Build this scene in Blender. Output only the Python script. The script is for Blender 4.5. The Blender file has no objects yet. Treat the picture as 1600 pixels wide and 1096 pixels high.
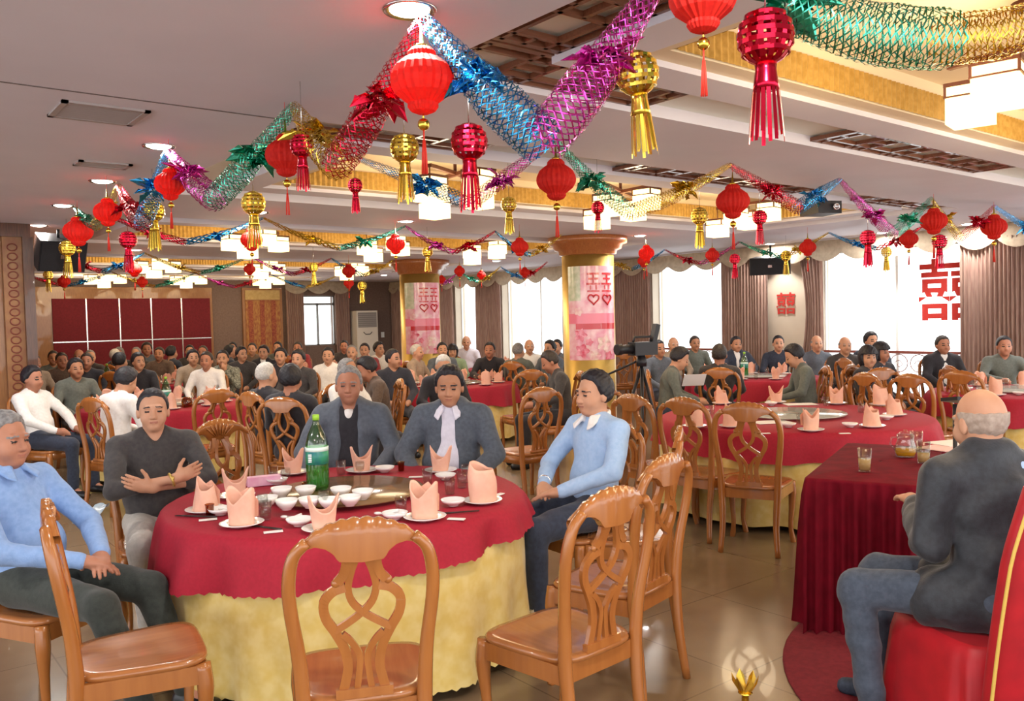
import bpy, math, random
import numpy as np
from mathutils import Vector, Matrix
random.seed(7); RNG = np.random.default_rng(7)
SC = bpy.context.scene; COL = SC.collection
PI = math.pi

# ---------------------------------------------------------------- camera, world, exposure
FOC, PITCH, ROLL, YAW, EYE = 1332.6, math.radians(-2.07), math.radians(-1.37), math.radians(38.35), 1.66
cd = bpy.data.cameras.new('camera'); cam = bpy.data.objects.new('camera', cd); COL.objects.link(cam)
cd.sensor_width = 36.0; cd.lens = FOC / 1600 * 36; cd.clip_start = 0.05; cd.clip_end = 200
cam.matrix_world = (Matrix.Translation((0, 0, EYE)) @ Matrix.Rotation(-YAW, 4, 'Z') @ Matrix.Rotation(PI / 2 + PITCH, 4, 'X') @ Matrix.Rotation(-ROLL * -1, 4, 'Z'))
SC.camera = cam
w = bpy.data.worlds.new('daylight'); SC.world = w; w.use_nodes = True
bg = w.node_tree.nodes['Background']; bg.inputs[0].default_value = (0.97, 0.985, 1.0, 1); bg.inputs[1].default_value = 2.4
SC.view_settings.view_transform = 'Standard'; SC.view_settings.look = 'None'
SC.view_settings.exposure = 0.56; SC.view_settings.gamma = 1.0; SC.view_settings.use_curve_mapping = False
SC.cycles.max_bounces = 6; SC.cycles.diffuse_bounces = 3; SC.cycles.glossy_bounces = 3
SC.cycles.transmission_bounces = 5; SC.cycles.transparent_max_bounces = 10
SC.cycles.sample_clamp_indirect = 6.0; SC.cycles.caustics_reflective = False; SC.cycles.caustics_refractive = False

# pixel -> place helpers (photo frame 1600 x 1096)
def ray(x, y):
    x = (x - 800) / FOC; y = -(y - 548) / FOC
    c, s = math.cos(ROLL), math.sin(ROLL); x, y = c * x - s * y, s * x + c * y
    c, s = math.cos(PITCH), math.sin(PITCH); X, Y, Z = x, c - s * y, s + c * y
    c, s = math.cos(YAW), math.sin(YAW)
    return (c * X + s * Y, -s * X + c * Y, Z)
def atz(x, y, z):
    r = ray(x, y); t = (z - EYE) / r[2]; return (r[0] * t, r[1] * t, z)
def atv(x, y, v):
    r = ray(x, y); t = v / r[1]; return (r[0] * t, v, EYE + r[2] * t)
def atu(x, y, u):
    r = ray(x, y); t = u / r[0]; return (u, r[1] * t, EYE + r[2] * t)
FW = (math.sin(YAW), math.cos(YAW)); RT = (math.cos(YAW), -math.sin(YAW))
def atd(x, y, d):
    r = ray(x, y); t = d / (FW[0] * r[0] + FW[1] * r[1]); return (r[0] * t, r[1] * t, EYE + r[2] * t)
def face(deg):            # heading of a thing: 0 looks at the photographer, 90 to the photo's right, 180 away
    a = math.radians(deg); dx = -FW[0] * math.cos(a) + RT[0] * math.sin(a); dy = -FW[1] * math.cos(a) + RT[1] * math.sin(a)
    return math.atan2(-dx, dy)
def toward(p, q): return math.atan2(-(q[0] - p[0]), q[1] - p[1])

# ---------------------------------------------------------------- materials
def lin(c):
    if isinstance(c, str): c = [int(c[i:i + 2], 16) for i in (0, 2, 4)]
    return tuple(((v / 255) / 12.92 if v / 255 <= .04045 else ((v / 255 + .055) / 1.055) ** 2.4) for v in c) + (1,)
MATS = {}
def mat(name, col, rough=.6, metal=0., col2=None, scale=20., stretch=None, bump=0., bscale=None, emit=0., sheen=0., alpha=1., coat=0., trans=0., ior=1.45, detail=4, tl=0.):
    if name in MATS: return MATS[name]
    m = bpy.data.materials.new(name); m.use_nodes = True; nt = m.node_tree; b = nt.nodes['Principled BSDF']
    b.inputs['Base Color'].default_value = lin(col); b.inputs['Roughness'].default_value = rough; b.inputs['Metallic'].default_value = metal
    b.inputs['IOR'].default_value = ior; b.inputs['Alpha'].default_value = alpha
    b.inputs['Coat Weight'].default_value = coat; b.inputs['Sheen Weight'].default_value = sheen; b.inputs['Transmission Weight'].default_value = trans
    if emit:
        b.inputs['Emission Color'].default_value = lin(col); b.inputs['Emission Strength'].default_value = emit
    if col2 or bump:
        tc = nt.nodes.new('ShaderNodeTexCoord'); mp = nt.nodes.new('ShaderNodeMapping'); nz = nt.nodes.new('ShaderNodeTexNoise')
        nt.links.new(tc.outputs['Object'], mp.inputs[0]); nt.links.new(mp.outputs[0], nz.inputs['Vector'])
        if stretch: mp.inputs['Scale'].default_value = stretch
        nz.inputs['Scale'].default_value = scale; nz.inputs['Detail'].default_value = detail
        if col2:
            mx = nt.nodes.new('ShaderNodeValToRGB'); mx.color_ramp.elements[0].color = lin(col); mx.color_ramp.elements[1].color = lin(col2)
            mx.color_ramp.elements[0].position = .35; mx.color_ramp.elements[1].position = .65
            nt.links.new(nz.outputs[0], mx.inputs[0]); nt.links.new(mx.outputs[0], b.inputs['Base Color'])
        if bump:
            src = nz
            if bscale:
                src = nt.nodes.new('ShaderNodeTexNoise'); src.inputs['Scale'].default_value = bscale; nt.links.new(mp.outputs[0], src.inputs['Vector'])
            bp = nt.nodes.new('ShaderNodeBump'); bp.inputs['Strength'].default_value = bump; bp.inputs['Distance'].default_value = .01
            nt.links.new(src.outputs[0], bp.inputs['Height']); nt.links.new(bp.outputs[0], b.inputs['Normal'])
    if tl:
        t = nt.nodes.new('ShaderNodeBsdfTranslucent'); t.inputs[0].default_value = lin(col); ms = nt.nodes.new('ShaderNodeMixShader'); ms.inputs[0].default_value = tl
        o = nt.nodes['Material Output']; nt.links.new(b.outputs[0], ms.inputs[1]); nt.links.new(t.outputs[0], ms.inputs[2]); nt.links.new(ms.outputs[0], o.inputs[0])
    MATS[name] = m; return m
def clear_mat(name, col, tr=.8, rough=.03):      # thin clear glass: mostly transparent, some mirror towards the rim
    if name in MATS: return MATS[name]
    m = bpy.data.materials.new(name); m.use_nodes = True; nt = m.node_tree; o = nt.nodes['Material Output']; nt.nodes.remove(nt.nodes['Principled BSDF'])
    t = nt.nodes.new('ShaderNodeBsdfTransparent'); t.inputs[0].default_value = lin(col); g = nt.nodes.new('ShaderNodeBsdfGlossy'); g.inputs['Roughness'].default_value = rough
    ms = nt.nodes.new('ShaderNodeMixShader'); fr = nt.nodes.new('ShaderNodeLayerWeight'); pw = nt.nodes.new('ShaderNodeMath'); pw.operation = 'POWER'; pw.inputs[1].default_value = 4.0; nt.links.new(fr.outputs['Facing'], pw.inputs[0])
    mt = nt.nodes.new('ShaderNodeMath'); mt.operation = 'MULTIPLY_ADD'; mt.inputs[1].default_value = .45 if tr < .9 else .03; mt.inputs[2].default_value = (1 - tr) * .5; nt.links.new(pw.outputs[0], mt.inputs[0])
    nt.links.new(mt.outputs[0], ms.inputs[0]); nt.links.new(t.outputs[0], ms.inputs[1]); nt.links.new(g.outputs[0], ms.inputs[2]); nt.links.new(ms.outputs[0], o.inputs[0])
    MATS[name] = m; return m

def grain_mat(name, c1, c2, rough=.28, axis=2, coat=.4, sc=7):
    st = [14, 14, 14]; st[axis] = 1.2
    return mat(name, c1, rough, 0, c2, sc, tuple(st), coat=coat, detail=3)
M_WOOD = grain_mat('honey wood', '9e602e', 'a86933', .25, sc=2.2)
M_WOOD_SEAT = grain_mat('honey wood seat', '9a5f33', 'a56938', .22, axis=1, sc=3)
M_DWOOD = grain_mat('dark wood', '4a2c1c', '5f3a26', .4)
M_RED = mat('red cloth', '9c1029', .75, 0, 'a6152e', 60, sheen=.0, bump=.05)
M_PEACH = mat('peach napkin', 'f8c6ae', .8, 0, 'f4bca2', 30, bump=.08, tl=.15)
M_CHINA = mat('white china', 'f4f1ee', .12, coat=.5)
M_GLASS = clear_mat('clear glass', 'f4f6f4', .86)
M_TEA = mat('amber tea', 'c98a20', .05, alpha=.75)
M_BLACK = mat('black plastic', '1d1c20', .45)
M_CHROME = mat('chrome', 'd8d8da', .2, 1)
M_BRASS = mat('brass', 'd0b064', .42, .75, 'c4a254', 3)
M_GOLDFOIL = mat('gold foil', 'd9b84a', .22, 1); M_BLUEFOIL = mat('blue foil', '3f9bd0', .24, 1); M_PINKFOIL = mat('pink foil', 'd24fb0', .24, 1)
M_REDFOIL = mat('red foil', 'c8203c', .24, 1); M_GREENFOIL = mat('green foil', '4cb49a', .24, 1)
FOIL = {'gold': M_GOLDFOIL, 'blue': M_BLUEFOIL, 'pink': M_PINKFOIL, 'red': M_REDFOIL, 'green': M_GREENFOIL}
M_LANTERN = mat('red paper', 'e02a1c', .7, 0, 'd02018', 40, tl=.35)
M_CEIL = mat('ceiling paint', 'dcd7e0', .7, 0, 'd6d1da', 1.5)
M_CEILW = mat('white paint', 'eaeee6', .5)
M_WARMC = mat('cream tray paint', 'e6d3b4', .7)

def clock(dx, dy):
    h = round(math.degrees(math.atan2(dx * RT[0] + dy * RT[1], dx * FW[0] + dy * FW[1])) / 30) % 12
    return ('twelve', 'one', 'two', 'three', 'four', 'five', 'six', 'seven', 'eight', 'nine', 'ten', 'eleven')[h] + " o'clock"
# ---------------------------------------------------------------- mesh builder
def rotz(a): return np.array([[math.cos(a), -math.sin(a), 0], [math.sin(a), math.cos(a), 0], [0, 0, 1]])
class MB:
    def __init__(s): s.v = []; s.f = []; s.m = []; s.sm = []; s.cm = 0
    def add(s, vs, fs, smooth=False):
        o = len(s.v); s.v.extend([tuple(map(float, p)) for p in vs])
        for f in fs: s.f.append(tuple(i + o for i in f)); s.m.append(s.cm); s.sm.append(smooth)
        return s
    def box(s, x0, x1, y0, y1, z0, z1):
        return s.add([(x0, y0, z0), (x1, y0, z0), (x1, y1, z0), (x0, y1, z0), (x0, y0, z1), (x1, y0, z1), (x1, y1, z1), (x0, y1, z1)],
                     [(3, 2, 1, 0), (4, 5, 6, 7), (0, 1, 5, 4), (1, 2, 6, 5), (2, 3, 7, 6), (3, 0, 4, 7)])
    def bar(s, a, b, w, h, up=(0, 0, 1)):        # box beam from a to b
        a = np.array(a, float); b = np.array(b, float); d = b - a; d /= np.linalg.norm(d); u = np.array(up, float)
        if abs(d @ u) > .95: u = np.array((0, 1., 0))
        x = np.cross(u, d); x /= np.linalg.norm(x); y = np.cross(d, x)
        vs = [p + sx * x * w / 2 + sy * y * h / 2 for p in (a, b) for sx, sy in ((-1, -1), (1, -1), (1, 1), (-1, 1))]
        return s.add(vs, [(3, 2, 1, 0), (4, 5, 6, 7), (0, 1, 5, 4), (1, 2, 6, 5), (2, 3, 7, 6), (3, 0, 4, 7)])
    def lathe(s, prof, n=24, c=(0, 0, 0), flute=0., ang=2 * PI, wob=None):
        vs = []; fs = []; full = abs(ang - 2 * PI) < 1e-6; k = n if full else n + 1
        for (r, z) in prof:
            for i in range(k):
                a = ang * i / n; rr = r * (1 - flute * (i % 2))
                vs.append((c[0] + rr * math.cos(a), c[1] + rr * math.sin(a), c[2] + z))
        for j in range(len(prof) - 1):
            for i in range(n):
                a = j * k + i; b = j * k + (i + 1) % k; fs.append((a, b, b + k, a + k))
        if full:
            if prof[0][0] > 1e-5: fs.append(tuple(range(n - 1, -1, -1)))
            if prof[-1][0] > 1e-5: fs.append(tuple((len(prof) - 1) * k + i for i in range(n)))
        return s.add(vs, fs, True)
    def cyl(s, a, b, r0, r1=None, n=12): return s.tube([a, b], [r0, r0 if r1 is None else r1], n)
    def tube(s, pts, rad, n=8, closed=False, flat=None, ref=None, smooth=True):   # flat=(w,h) rectangular section
        pts = [np.array(p, float) for p in pts]; k = len(pts)
        if not hasattr(rad, '__len__'): rad = [rad] * k
        tang = []
        for i in range(k):
            a = pts[(i - 1) % k] if (closed or i > 0) else pts[0]; b = pts[(i + 1) % k] if (closed or i < k - 1) else pts[-1]
            t = b - a; tang.append(t / (np.linalg.norm(t) + 1e-9))
        nrm = np.array(ref if ref is not None else ((0, 0, 1) if abs(tang[0][2]) < .9 else (0, 1, 0)), float)
        vs = []
        for i in range(k):
            t = tang[i]; x = nrm - t * (nrm @ t); x /= (np.linalg.norm(x) + 1e-9)
            if ref is None: nrm = x
            y = np.cross(t, x)
            if flat:
                w, h = flat; w *= rad[i]; h *= rad[i]
                for sx, sy in ((-1, -1), (1, -1), (1, 1), (-1, 1)): vs.append(pts[i] + x * h / 2 * sy + y * w / 2 * sx)
            else:
                for j in range(n):
                    a = 2 * PI * j / n; vs.append(pts[i] + rad[i] * (math.cos(a) * x + math.sin(a) * y))
        m = 4 if flat else n; fs = []
        for i in range(k if closed else k - 1):
            for j in range(m):
                a = i * m + j; b = i * m + (j + 1) % m; c = ((i + 1) % k) * m + (j + 1) % m; d = ((i + 1) % k) * m + j; fs.append((a, b, c, d))
        if not closed: fs.append(tuple(range(m - 1, -1, -1))); fs.append(tuple((k - 1) * m + j for j in range(m)))
        return s.add(vs, fs, smooth and not flat)
    def ball(s, c, r, n=12, m=8, sc=(1, 1, 1)):
        prof = [(max(1e-6, r * math.sin(PI * i / m)), -r * math.cos(PI * i / m)) for i in range(m + 1)]
        o = len(s.v); s.lathe(prof, n)
        for i in range(o, len(s.v)): p = s.v[i]; s.v[i] = (c[0] + p[0] * sc[0], c[1] + p[1] * sc[1], c[2] + p[2] * sc[2])
        return s
    def prism(s, poly, z0, z1):
        n = len(poly); vs = [(x, y, z0) for x, y in poly] + [(x, y, z1) for x, y in poly]
        return s.add(vs, [tuple(range(n - 1, -1, -1)), tuple(range(n, 2 * n))] + [(i, (i + 1) % n, n + (i + 1) % n, n + i) for i in range(n)])
    def grid(s, P, smooth=True, wrap=False):       # P[i][j] points
        r = len(P); c = len(P[0]); vs = [p for row in P for p in row]; fs = []
        for i in range(r - 1):
            for j in range(c if wrap else c - 1): fs.append((i * c + j, i * c + (j + 1) % c, (i + 1) * c + (j + 1) % c, (i + 1) * c + j))
        return s.add(vs, fs, smooth)
    def xf(s, M=None, t=(0, 0, 0), start=0):
        for i in range(start, len(s.v)):
            p = np.array(s.v[i]);
            if M is not None: p = M @ p
            s.v[i] = tuple(p + np.array(t))
        return s
    def mesh(s, name, mats):
        me = bpy.data.meshes.new(name); me.from_pydata(s.v, [], s.f)
        for m in (mats if isinstance(mats, (list, tuple)) else [mats]): me.materials.append(m)
        me.polygons.foreach_set('material_index', s.m); me.polygons.foreach_set('use_smooth', s.sm); me.update(); return me
    def build(s, name, mats, parent=None, loc=None): return ob(name, s.mesh(name, mats), parent, loc)
def ob(name, data, parent=None, loc=None, rz=0):
    o = bpy.data.objects.new(name, data); COL.objects.link(o); o.parent = parent
    if loc is not None: o.location = loc
    if rz: o.rotation_euler[2] = rz
    return o
def tag(o, label=None, cat=None, group=None, kind=None):
    if label: o['label'] = label
    if cat: o['category'] = cat
    if group: o['group'] = group
    if kind: o['kind'] = kind
    return o
def thing(name, label, cat, loc=(0, 0, 0), rz=0, group=None): return tag(ob(name, None, None, loc, rz), label, cat, group)
def struct(o): o['kind'] = 'structure'; return o
KIDS = {}
def remember(o, kids): KIDS[o.name] = kids
def dup(src, loc, rz=0, label=None, group=None, scale=None, cat=None):
    kids = [(c, list(c.children)) for c in src.children]
    r = src.copy(); COL.objects.link(r); r.location = loc; r.rotation_euler = (0, 0, rz)
    if scale: r.scale = scale if hasattr(scale, '__len__') else (scale,) * 3
    for c, gs in kids:
        d = c.copy(); COL.objects.link(d); d.parent = r
        for g in gs: e = g.copy(); COL.objects.link(e); e.parent = d
    if label: r['label'] = label
    if group: r['group'] = group
    return r
# ---------------------------------------------------------------- room shell
def floor_mat():
    m = mat('polished floor tile', '8a7358', .22, 0, '7c664c', 1.3, coat=.15, detail=6)
    nt = m.node_tree; b = nt.nodes['Principled BSDF']; tc = nt.nodes.new('ShaderNodeTexCoord'); br = nt.nodes.new('ShaderNodeTexBrick')
    br.offset = 0; br.inputs['Scale'].default_value = 1.0; br.inputs['Brick Width'].default_value = .8; br.inputs['Row Height'].default_value = .8
    br.inputs['Mortar Size'].default_value = .004; br.inputs['Color1'].default_value = (1, 1, 1, 1); br.inputs['Color2'].default_value = (.93, .93, .93, 1); br.inputs['Mortar'].default_value = (.6, .6, .6, 1)
    nt.links.new(tc.outputs['Object'], br.inputs['Vector']); mx = nt.nodes.new('ShaderNodeMix'); mx.data_type = 'RGBA'; mx.blend_type = 'MULTIPLY'; mx.inputs[0].default_value = 1
    src = b.inputs['Base Color'].links[0].from_socket; nt.links.new(src, mx.inputs[6]); nt.links.new(br.outputs[0], mx.inputs[7]); nt.links.new(mx.outputs[2], b.inputs['Base Color'])
    return m
struct(MB().box(-6, 13, -4.5, 21.4, -.2, 0).build('floor', floor_mat()))
CZ = 2.8
TR = [(.2, 3.33), (4.45, 7.5), (9.1, 12.2), (13.9, 17.0), (18.4, 20.5)]; TU = (2.13, 10.0)
mb = MB(); mb.box(-6, TU[0], -4.5, 21.4, CZ, 3.3).box(TU[1], 13, -4.5, 21.4, CZ, 3.3)
pv = -4.5
for a, b in TR + [(21.4, 21.4)]:
    mb.box(TU[0], TU[1], pv, a, CZ, 3.3); pv = b
ceil_o = struct(mb.build('ceiling', M_CEIL))
MB().box(-6, TU[0], 4.50, 4.512, CZ - .003, CZ).build('joint', mat('dark joint', '6a5f5e', .8), ceil_o)
M_GOLDB = mat('gold wave border', 'b08a3e', .45, .3, 'c7a055', 30)
for k, (a, b) in enumerate(TR):
    u0, u1 = TU
    def ring(w0, w1, z0, z1, name, m):
        q = MB(); q.box(u0 + w0, u1 - w0, a + w0, a + w1, z0, z1).box(u0 + w0, u1 - w0, b - w1, b - w0, z0, z1)
        q.box(u0 + w0, u0 + w1, a + w1, b - w1, z0, z1).box(u1 - w1, u1 - w0, a + w1, b - w1, z0, z1); return q.build(name, m, ceil_o)
    ring(0, .43, CZ + .07, 3.3, 'recess_panel', M_CEILW)
    ring(.43, .68, CZ, 3.3, 'tray_frame', M_CEIL)
    ring(.68, .80, CZ + .03, 3.3, 'light_strip', M_WARMC)
    MB().box(u0 + .8, u1 - .8, a + .8, b - .8, 3.06, 3.3).build('tray_top', M_WARMC, ceil_o)
    # corrugated gold border: wavy vertical band on the tray riser
    q = MB(); n = int((u1 - u0 - 1.6) / .05)
    def wave(p, d, nrm, L, m):
        rows = [[], []]
        for i in range(m * 2 + 1):
            t = L * i / (m * 2); o = .012 + .010 * (i % 2)
            for r, z in ((0, CZ + .035), (1, CZ + .185)): rows[r].append((p[0] + d[0] * t + nrm[0] * o, p[1] + d[1] * t + nrm[1] * o, z))
        q.grid(rows, False)
    L = u1 - u0 - 1.6; H = b - a - 1.6
    wave((u0 + .8, b - .8), (1, 0), (0, -1), L, int(L / .05)); wave((u0 + .8, a + .8), (1, 0), (0, 1), L, int(L / .05))
    wave((u0 + .8, a + .8), (0, 1), (1, 0), H, int(H / .05)); wave((u1 - .8, a + .8), (0, 1), (-1, 0), H, int(H / .05))
    q.build('wave_border', M_GOLDB, ceil_o)

# window wall, X = 12.4
UW = 12.4
WINS = [(-3.9, -.4), (.4, 4.0), (5.3, 7.7), (9.45, 11.25), (13.6, 16.0), (16.85, 17.95)]  # first two windows are unseen, added to let in more daylight
M_PLAST = mat('cream plaster', 'cdbfae', .8, 0, 'c4b5a4', 2)
mb = MB(); pv = -4.5
for a, b in WINS + [(21.4, 21.4)]:
    mb.box(UW, UW + .3, pv, a, 0, CZ); pv = b
for a, b in WINS: mb.box(UW, UW + .3, a, b, 2.62, CZ).box(UW, UW + .3, a, b, 0, .12)
wall_r = struct(mb.build('wall_right', M_PLAST))
M_PANE = clear_mat('window pane', 'fbfdfc', .92); M_ALU = mat('white window frame', 'eceff0', .4)
for i, (a, b) in enumerate(WINS):
    wn = struct(ob('window_%d' % (i + 1), None, None, (UW + .2, (a + b) / 2, .12))); h = 2.5; n = 2 if b - a > 2.3 else 1
    for k in range(n):
        x0 = (a - b) / 2 + (b - a) * k / n; x1 = x0 + (b - a) / n
        fr = MB().box(-.02, .02, x0, x0 + .02, 0, h).box(-.02, .02, x1 - .02, x1, 0, h).box(-.02, .02, x0, x1, 0, .03).box(-.02, .02, x0, x1, h - .03, h).build('window_frame', M_ALU, wn)
        MB().box(-.003, .003, x0 + .02, x1 - .02, .03, h - .03).build('pane', M_PANE, fr)
# scrolled railing in front of the visible windows
M_IRON = mat('pale iron', 'b98f86', .4, .5)
for a, b in WINS[2:4]:
    t = thing('window_railing', 'scrolled iron railing with red rail before the %s window' % ('widest right' if a < 6 else 'middle'), 'railing', (UW - .06, a, 0))
    MB().box(-.03, .03, 0, b - a, 1.02, 1.06).build('top_rail', mat('red brown rail', '8f5148', .4), t)
    MB().box(-.015, .015, 0, b - a, .25, .28).build('bottom_rail', M_IRON, t)
    for k in range(int((b - a) / .3)):
        c = .15 + k * .3
        q = MB(); q.tube([(0, c + .13 * math.cos(x), .88 + .13 * math.sin(x)) for x in np.linspace(0, 2 * PI, 17)[:-1]], .008, 6, True)
        q.tube([(0, c + .07 * (1 - x / 9) * math.cos(x) , .86 + .07 * (1 - x / 9) * math.sin(x)) for x in np.linspace(0, 7, 16)], .006, 5)
        q.tube([(0, c, .28), (0, c, .75)], .008, 6); q.build('scroll', M_IRON, t)
# curtains
def curtain_mat():
    m = mat('mauve striped curtain', '8d6c62', .85, 0, 'a88a7c', 9, (6, 6, .5), sheen=.3, bump=.1, detail=5, tl=.12); return m
M_CURT = curtain_mat()
M_VAL = mat('beige valance', 'bfae98', .85, 0, 'ab9a86', 14, bump=.1, tl=.15); M_VALG = mat('gold valance', 'c9ac72', .7, 0, 'b89a60', 14, tl=.1)
def curtain(p, d, L, z0, z1, label, pin=0., n=None, m=None):
    n = n or max(6, int(L / .055)); P = []
    ph = random.random() * 6
    for j in range(14):
        f = j / 13; z = z1 + (z0 - z1) * f; row = []
        g = 1 - pin * math.sin(min(1, f * 1.35) * PI) * .6
        for i in range(n * 4 + 1):
            s = i / (n * 4); o = .035 * math.sin(2 * PI * n * s + ph) + .012 * math.sin(5.3 * s * L * 4 + f * 2); t = L * (s * g)
            row.append((d[0] * t + d[1] * o, d[1] * t - d[0] * o, z))
        P.append(row)
    o = MB().grid(P).build('curtain', m or M_CURT, None, (p[0], p[1], 0)); return tag(o, label, 'curtain', 'drawn window curtains')
curtain((UW - .14, 3.95), (0, 1), 1.5, .06, 2.62, 'mauve striped curtain at the right edge of the photo, beside the cut-paper sign')
curtain((UW - .14, 7.55), (0, 1), .42, .06, 2.62, 'narrow gathered curtain on the left side of the wide right window', .5)
curtain((UW - .14, 8.55), (0, 1), .95, .06, 2.62, 'mauve curtain under the hanging speaker, left of the small wall sign')
curtain((UW - .14, 11.2), (0, 1), 2.5, .06, 2.62, 'wide mauve curtain directly right of the nearer column')
curtain((UW - .14, 15.9), (0, 1), 1.0, .06, 2.62, 'mauve curtain between the two windows seen between the columns')
curtain((UW - .14, 17.9), (0, 1), 1.1, .06, 2.62, 'mauve curtain just right of the farther column')
curtain((UW - .14, 19.9), (0, 1), 1.0, .06, 2.62, 'greyish curtain in the corner left of the farther column')
def valance(p, d, L, label, z=2.79, gold=True):
    n = max(2, round(L / .55)); P = []; k = n * 12
    for j in range(7):
        f = j / 6; row = []
        for i in range(k + 1):
            s = i / k; ph = (s * n) % 1.0; drop = .20 + .13 * math.sin(PI * ph) ** .8; o = .03 + .05 * f + .018 * math.sin(f * 9) * math.sin(PI * ph)
            row.append((d[0] * L * s - d[1] * -o * 0 + (-o if d[1] else 0), d[1] * L * s + (-o if d[0] else 0), -drop * f))
        P.append(row)
    o = MB().grid(P).build('valance', M_VAL, None, (p[0], p[1], z)); return tag(o, label, 'valance', 'scalloped window valances')
for a, b, nm in ((3.9, 5.45, 'over the curtain at the right edge'), (5.45, 7.75, 'over the wide right window'), (7.75, 9.45, 'over the wall sign and hanging speaker'), (9.45, 11.3, 'over the middle window'),
                 (11.3, 13.6, 'over the wide curtain beside the nearer column'), (13.6, 16.0, 'over the window left of the nearer column'), (16.0, 18.9, 'over the windows right of the farther column'), (18.9, 20.95, 'in the far corner left of the farther column')):
    valance((UW - .12, a), (0, 1), b - a, 'scalloped beige fabric valance ' + nm)

# back wall, Y = 21
VB = 21.0
mb = MB(); mb.box(1.6, 9.6, VB, VB + .3, 0, CZ).box(10.58, UW + .3, VB, VB + .3, 0, CZ).box(9.6, 10.58, VB, VB + .3, 2.42, CZ).box(9.6, 10.58, VB, VB + .3, 0, 1.1)
wall_b = struct(mb.build('wall_back', mat('grey brown wallpaper', '6e5a52', .8, 0, '7a655c', 25)))
M_PANELW = grain_mat('panel wood', '8a5c34', '9a6a3e', .45); M_RPANEL = mat('dark red fabric panel', '64141f', .85, 0, '6e1824', 30)
MB().box(2.4, 7.25, VB - .05, VB, 0, 2.62).build('wood_surround', M_PANELW, wall_b)
for k in range(5):
    x0 = 3.72 + k * .695
    MB().box(x0 + .012, x0 + .683, VB - .08, VB - .05, 1.41, 2.36).build('fabric_panel', M_RPANEL, wall_b)
    MB().box(x0 + .012, x0 + .683, VB - .08, VB - .05, .4, 1.385).build('fabric_panel', M_RPANEL, wall_b)
    if k: MB().box(x0 - .012, x0 + .012, VB - .09, VB - .05, .4, 2.36).build('chrome_strip', M_CHROME, wall_b)
MB().box(3.72, 7.19, VB - .092, VB - .08, 1.385, 1.41).build('chrome_strip', M_CHROME, wall_b)
M_DAM = mat('gold damask panel', 'a8793c', .6, 0, '8a4a2a', 10, (3, 3, 1.2))
MB().box(8.0, 9.05, VB - .06, VB, 0, 2.62).build('damask_frame', M_PANELW, wall_b)
MB().box(8.07, 8.98, VB - .075, VB - .06, .2, 2.3).build('damask_panel', M_DAM, wall_b); MB().box(8.07, 8.98, VB - .08, VB - .06, 2.32, 2.56).build('damask_head', M_VALG, wall_b)
for x in (8.2, 8.5, 8.8): MB().box(x - .06, x + .06, VB - .082, VB - .075, .2, 2.3).build('damask_stripe', mat('red damask stripe', '7e2f22', .6, 0, '9c5a30', 30), wall_b)
wn = struct(ob('window_7', None, None, (10.09, VB + .1, 1.1)))
for x0, x1, z0, z1 in ((-.49, 0, 0, 1.1), (0, .49, 0, 1.1), (-.49, .49, 1.1, 1.32)):
    fr = MB().box(x0, x0 + .03, -.02, .02, z0, z1).box(x1 - .03, x1, -.02, .02, z0, z1).box(x0, x1, -.02, .02, z0, z0 + .03).box(x0, x1, -.02, .02, z1 - .03, z1).build('window_frame', mat('grey alu', '9a9c9c', .4, .6), wn)
    MB().box(x0 + .03, x1 - .03, -.003, .003, z0 + .03, z1 - .03).build('pane', M_PANE, fr)
curtain((9.12, VB - .12), (1, 0), .5, .06, 2.6, 'mauve curtain left of the small far window'); curtain((10.52, VB - .12), (1, 0), .42, .06, 2.6, 'mauve curtain right of the small far window, beside the air conditioner')
valance((9.1, VB - .1), (1, 0), 1.85, 'scalloped valance over the small far window')
MB().box(11.95, 12.05, VB - .015, VB, 1.25, 1.4).build('light_switch', M_ALU, wall_b)
# left partition with patterned strip
mb = MB(); mb.box(-6, 1.3, 10.4, 21.4, 0, CZ); wall_l = struct(mb.build('wall_left', mat('dark red wallpaper', '64202a', .8, 0, '70262e', 12)))
MB().box(-6, 1.66, 10.3, 10.6, 2.66, CZ).build('lintel', M_DWOOD, wall_l)
MB().box(1.58, 1.68, 10.28, 10.7, 0, 2.66).build('post', M_DWOOD, wall_l); MB().box(1.3, 1.66, 10.4, 21.4, 0, CZ).build('return_wall', M_PANELW, wall_l)
MB().box(1.40, 1.58, 10.34, 10.42, 0, 2.66).build('pattern_strip', mat('gold pattern strip', '9a6e44', .5, 0, '8a5a3a', 8), wall_l)
for k in range(26): MB().tube([(1.49 + .045 * math.cos(x), 10.335, .1 + k * .098 + .038 * math.sin(x)) for x in np.linspace(0, 2 * PI, 13)[:-1]], .007, 5, True).build('ring_motif', mat('red brown motif', '7c3a2c', .5), wall_l)
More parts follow.
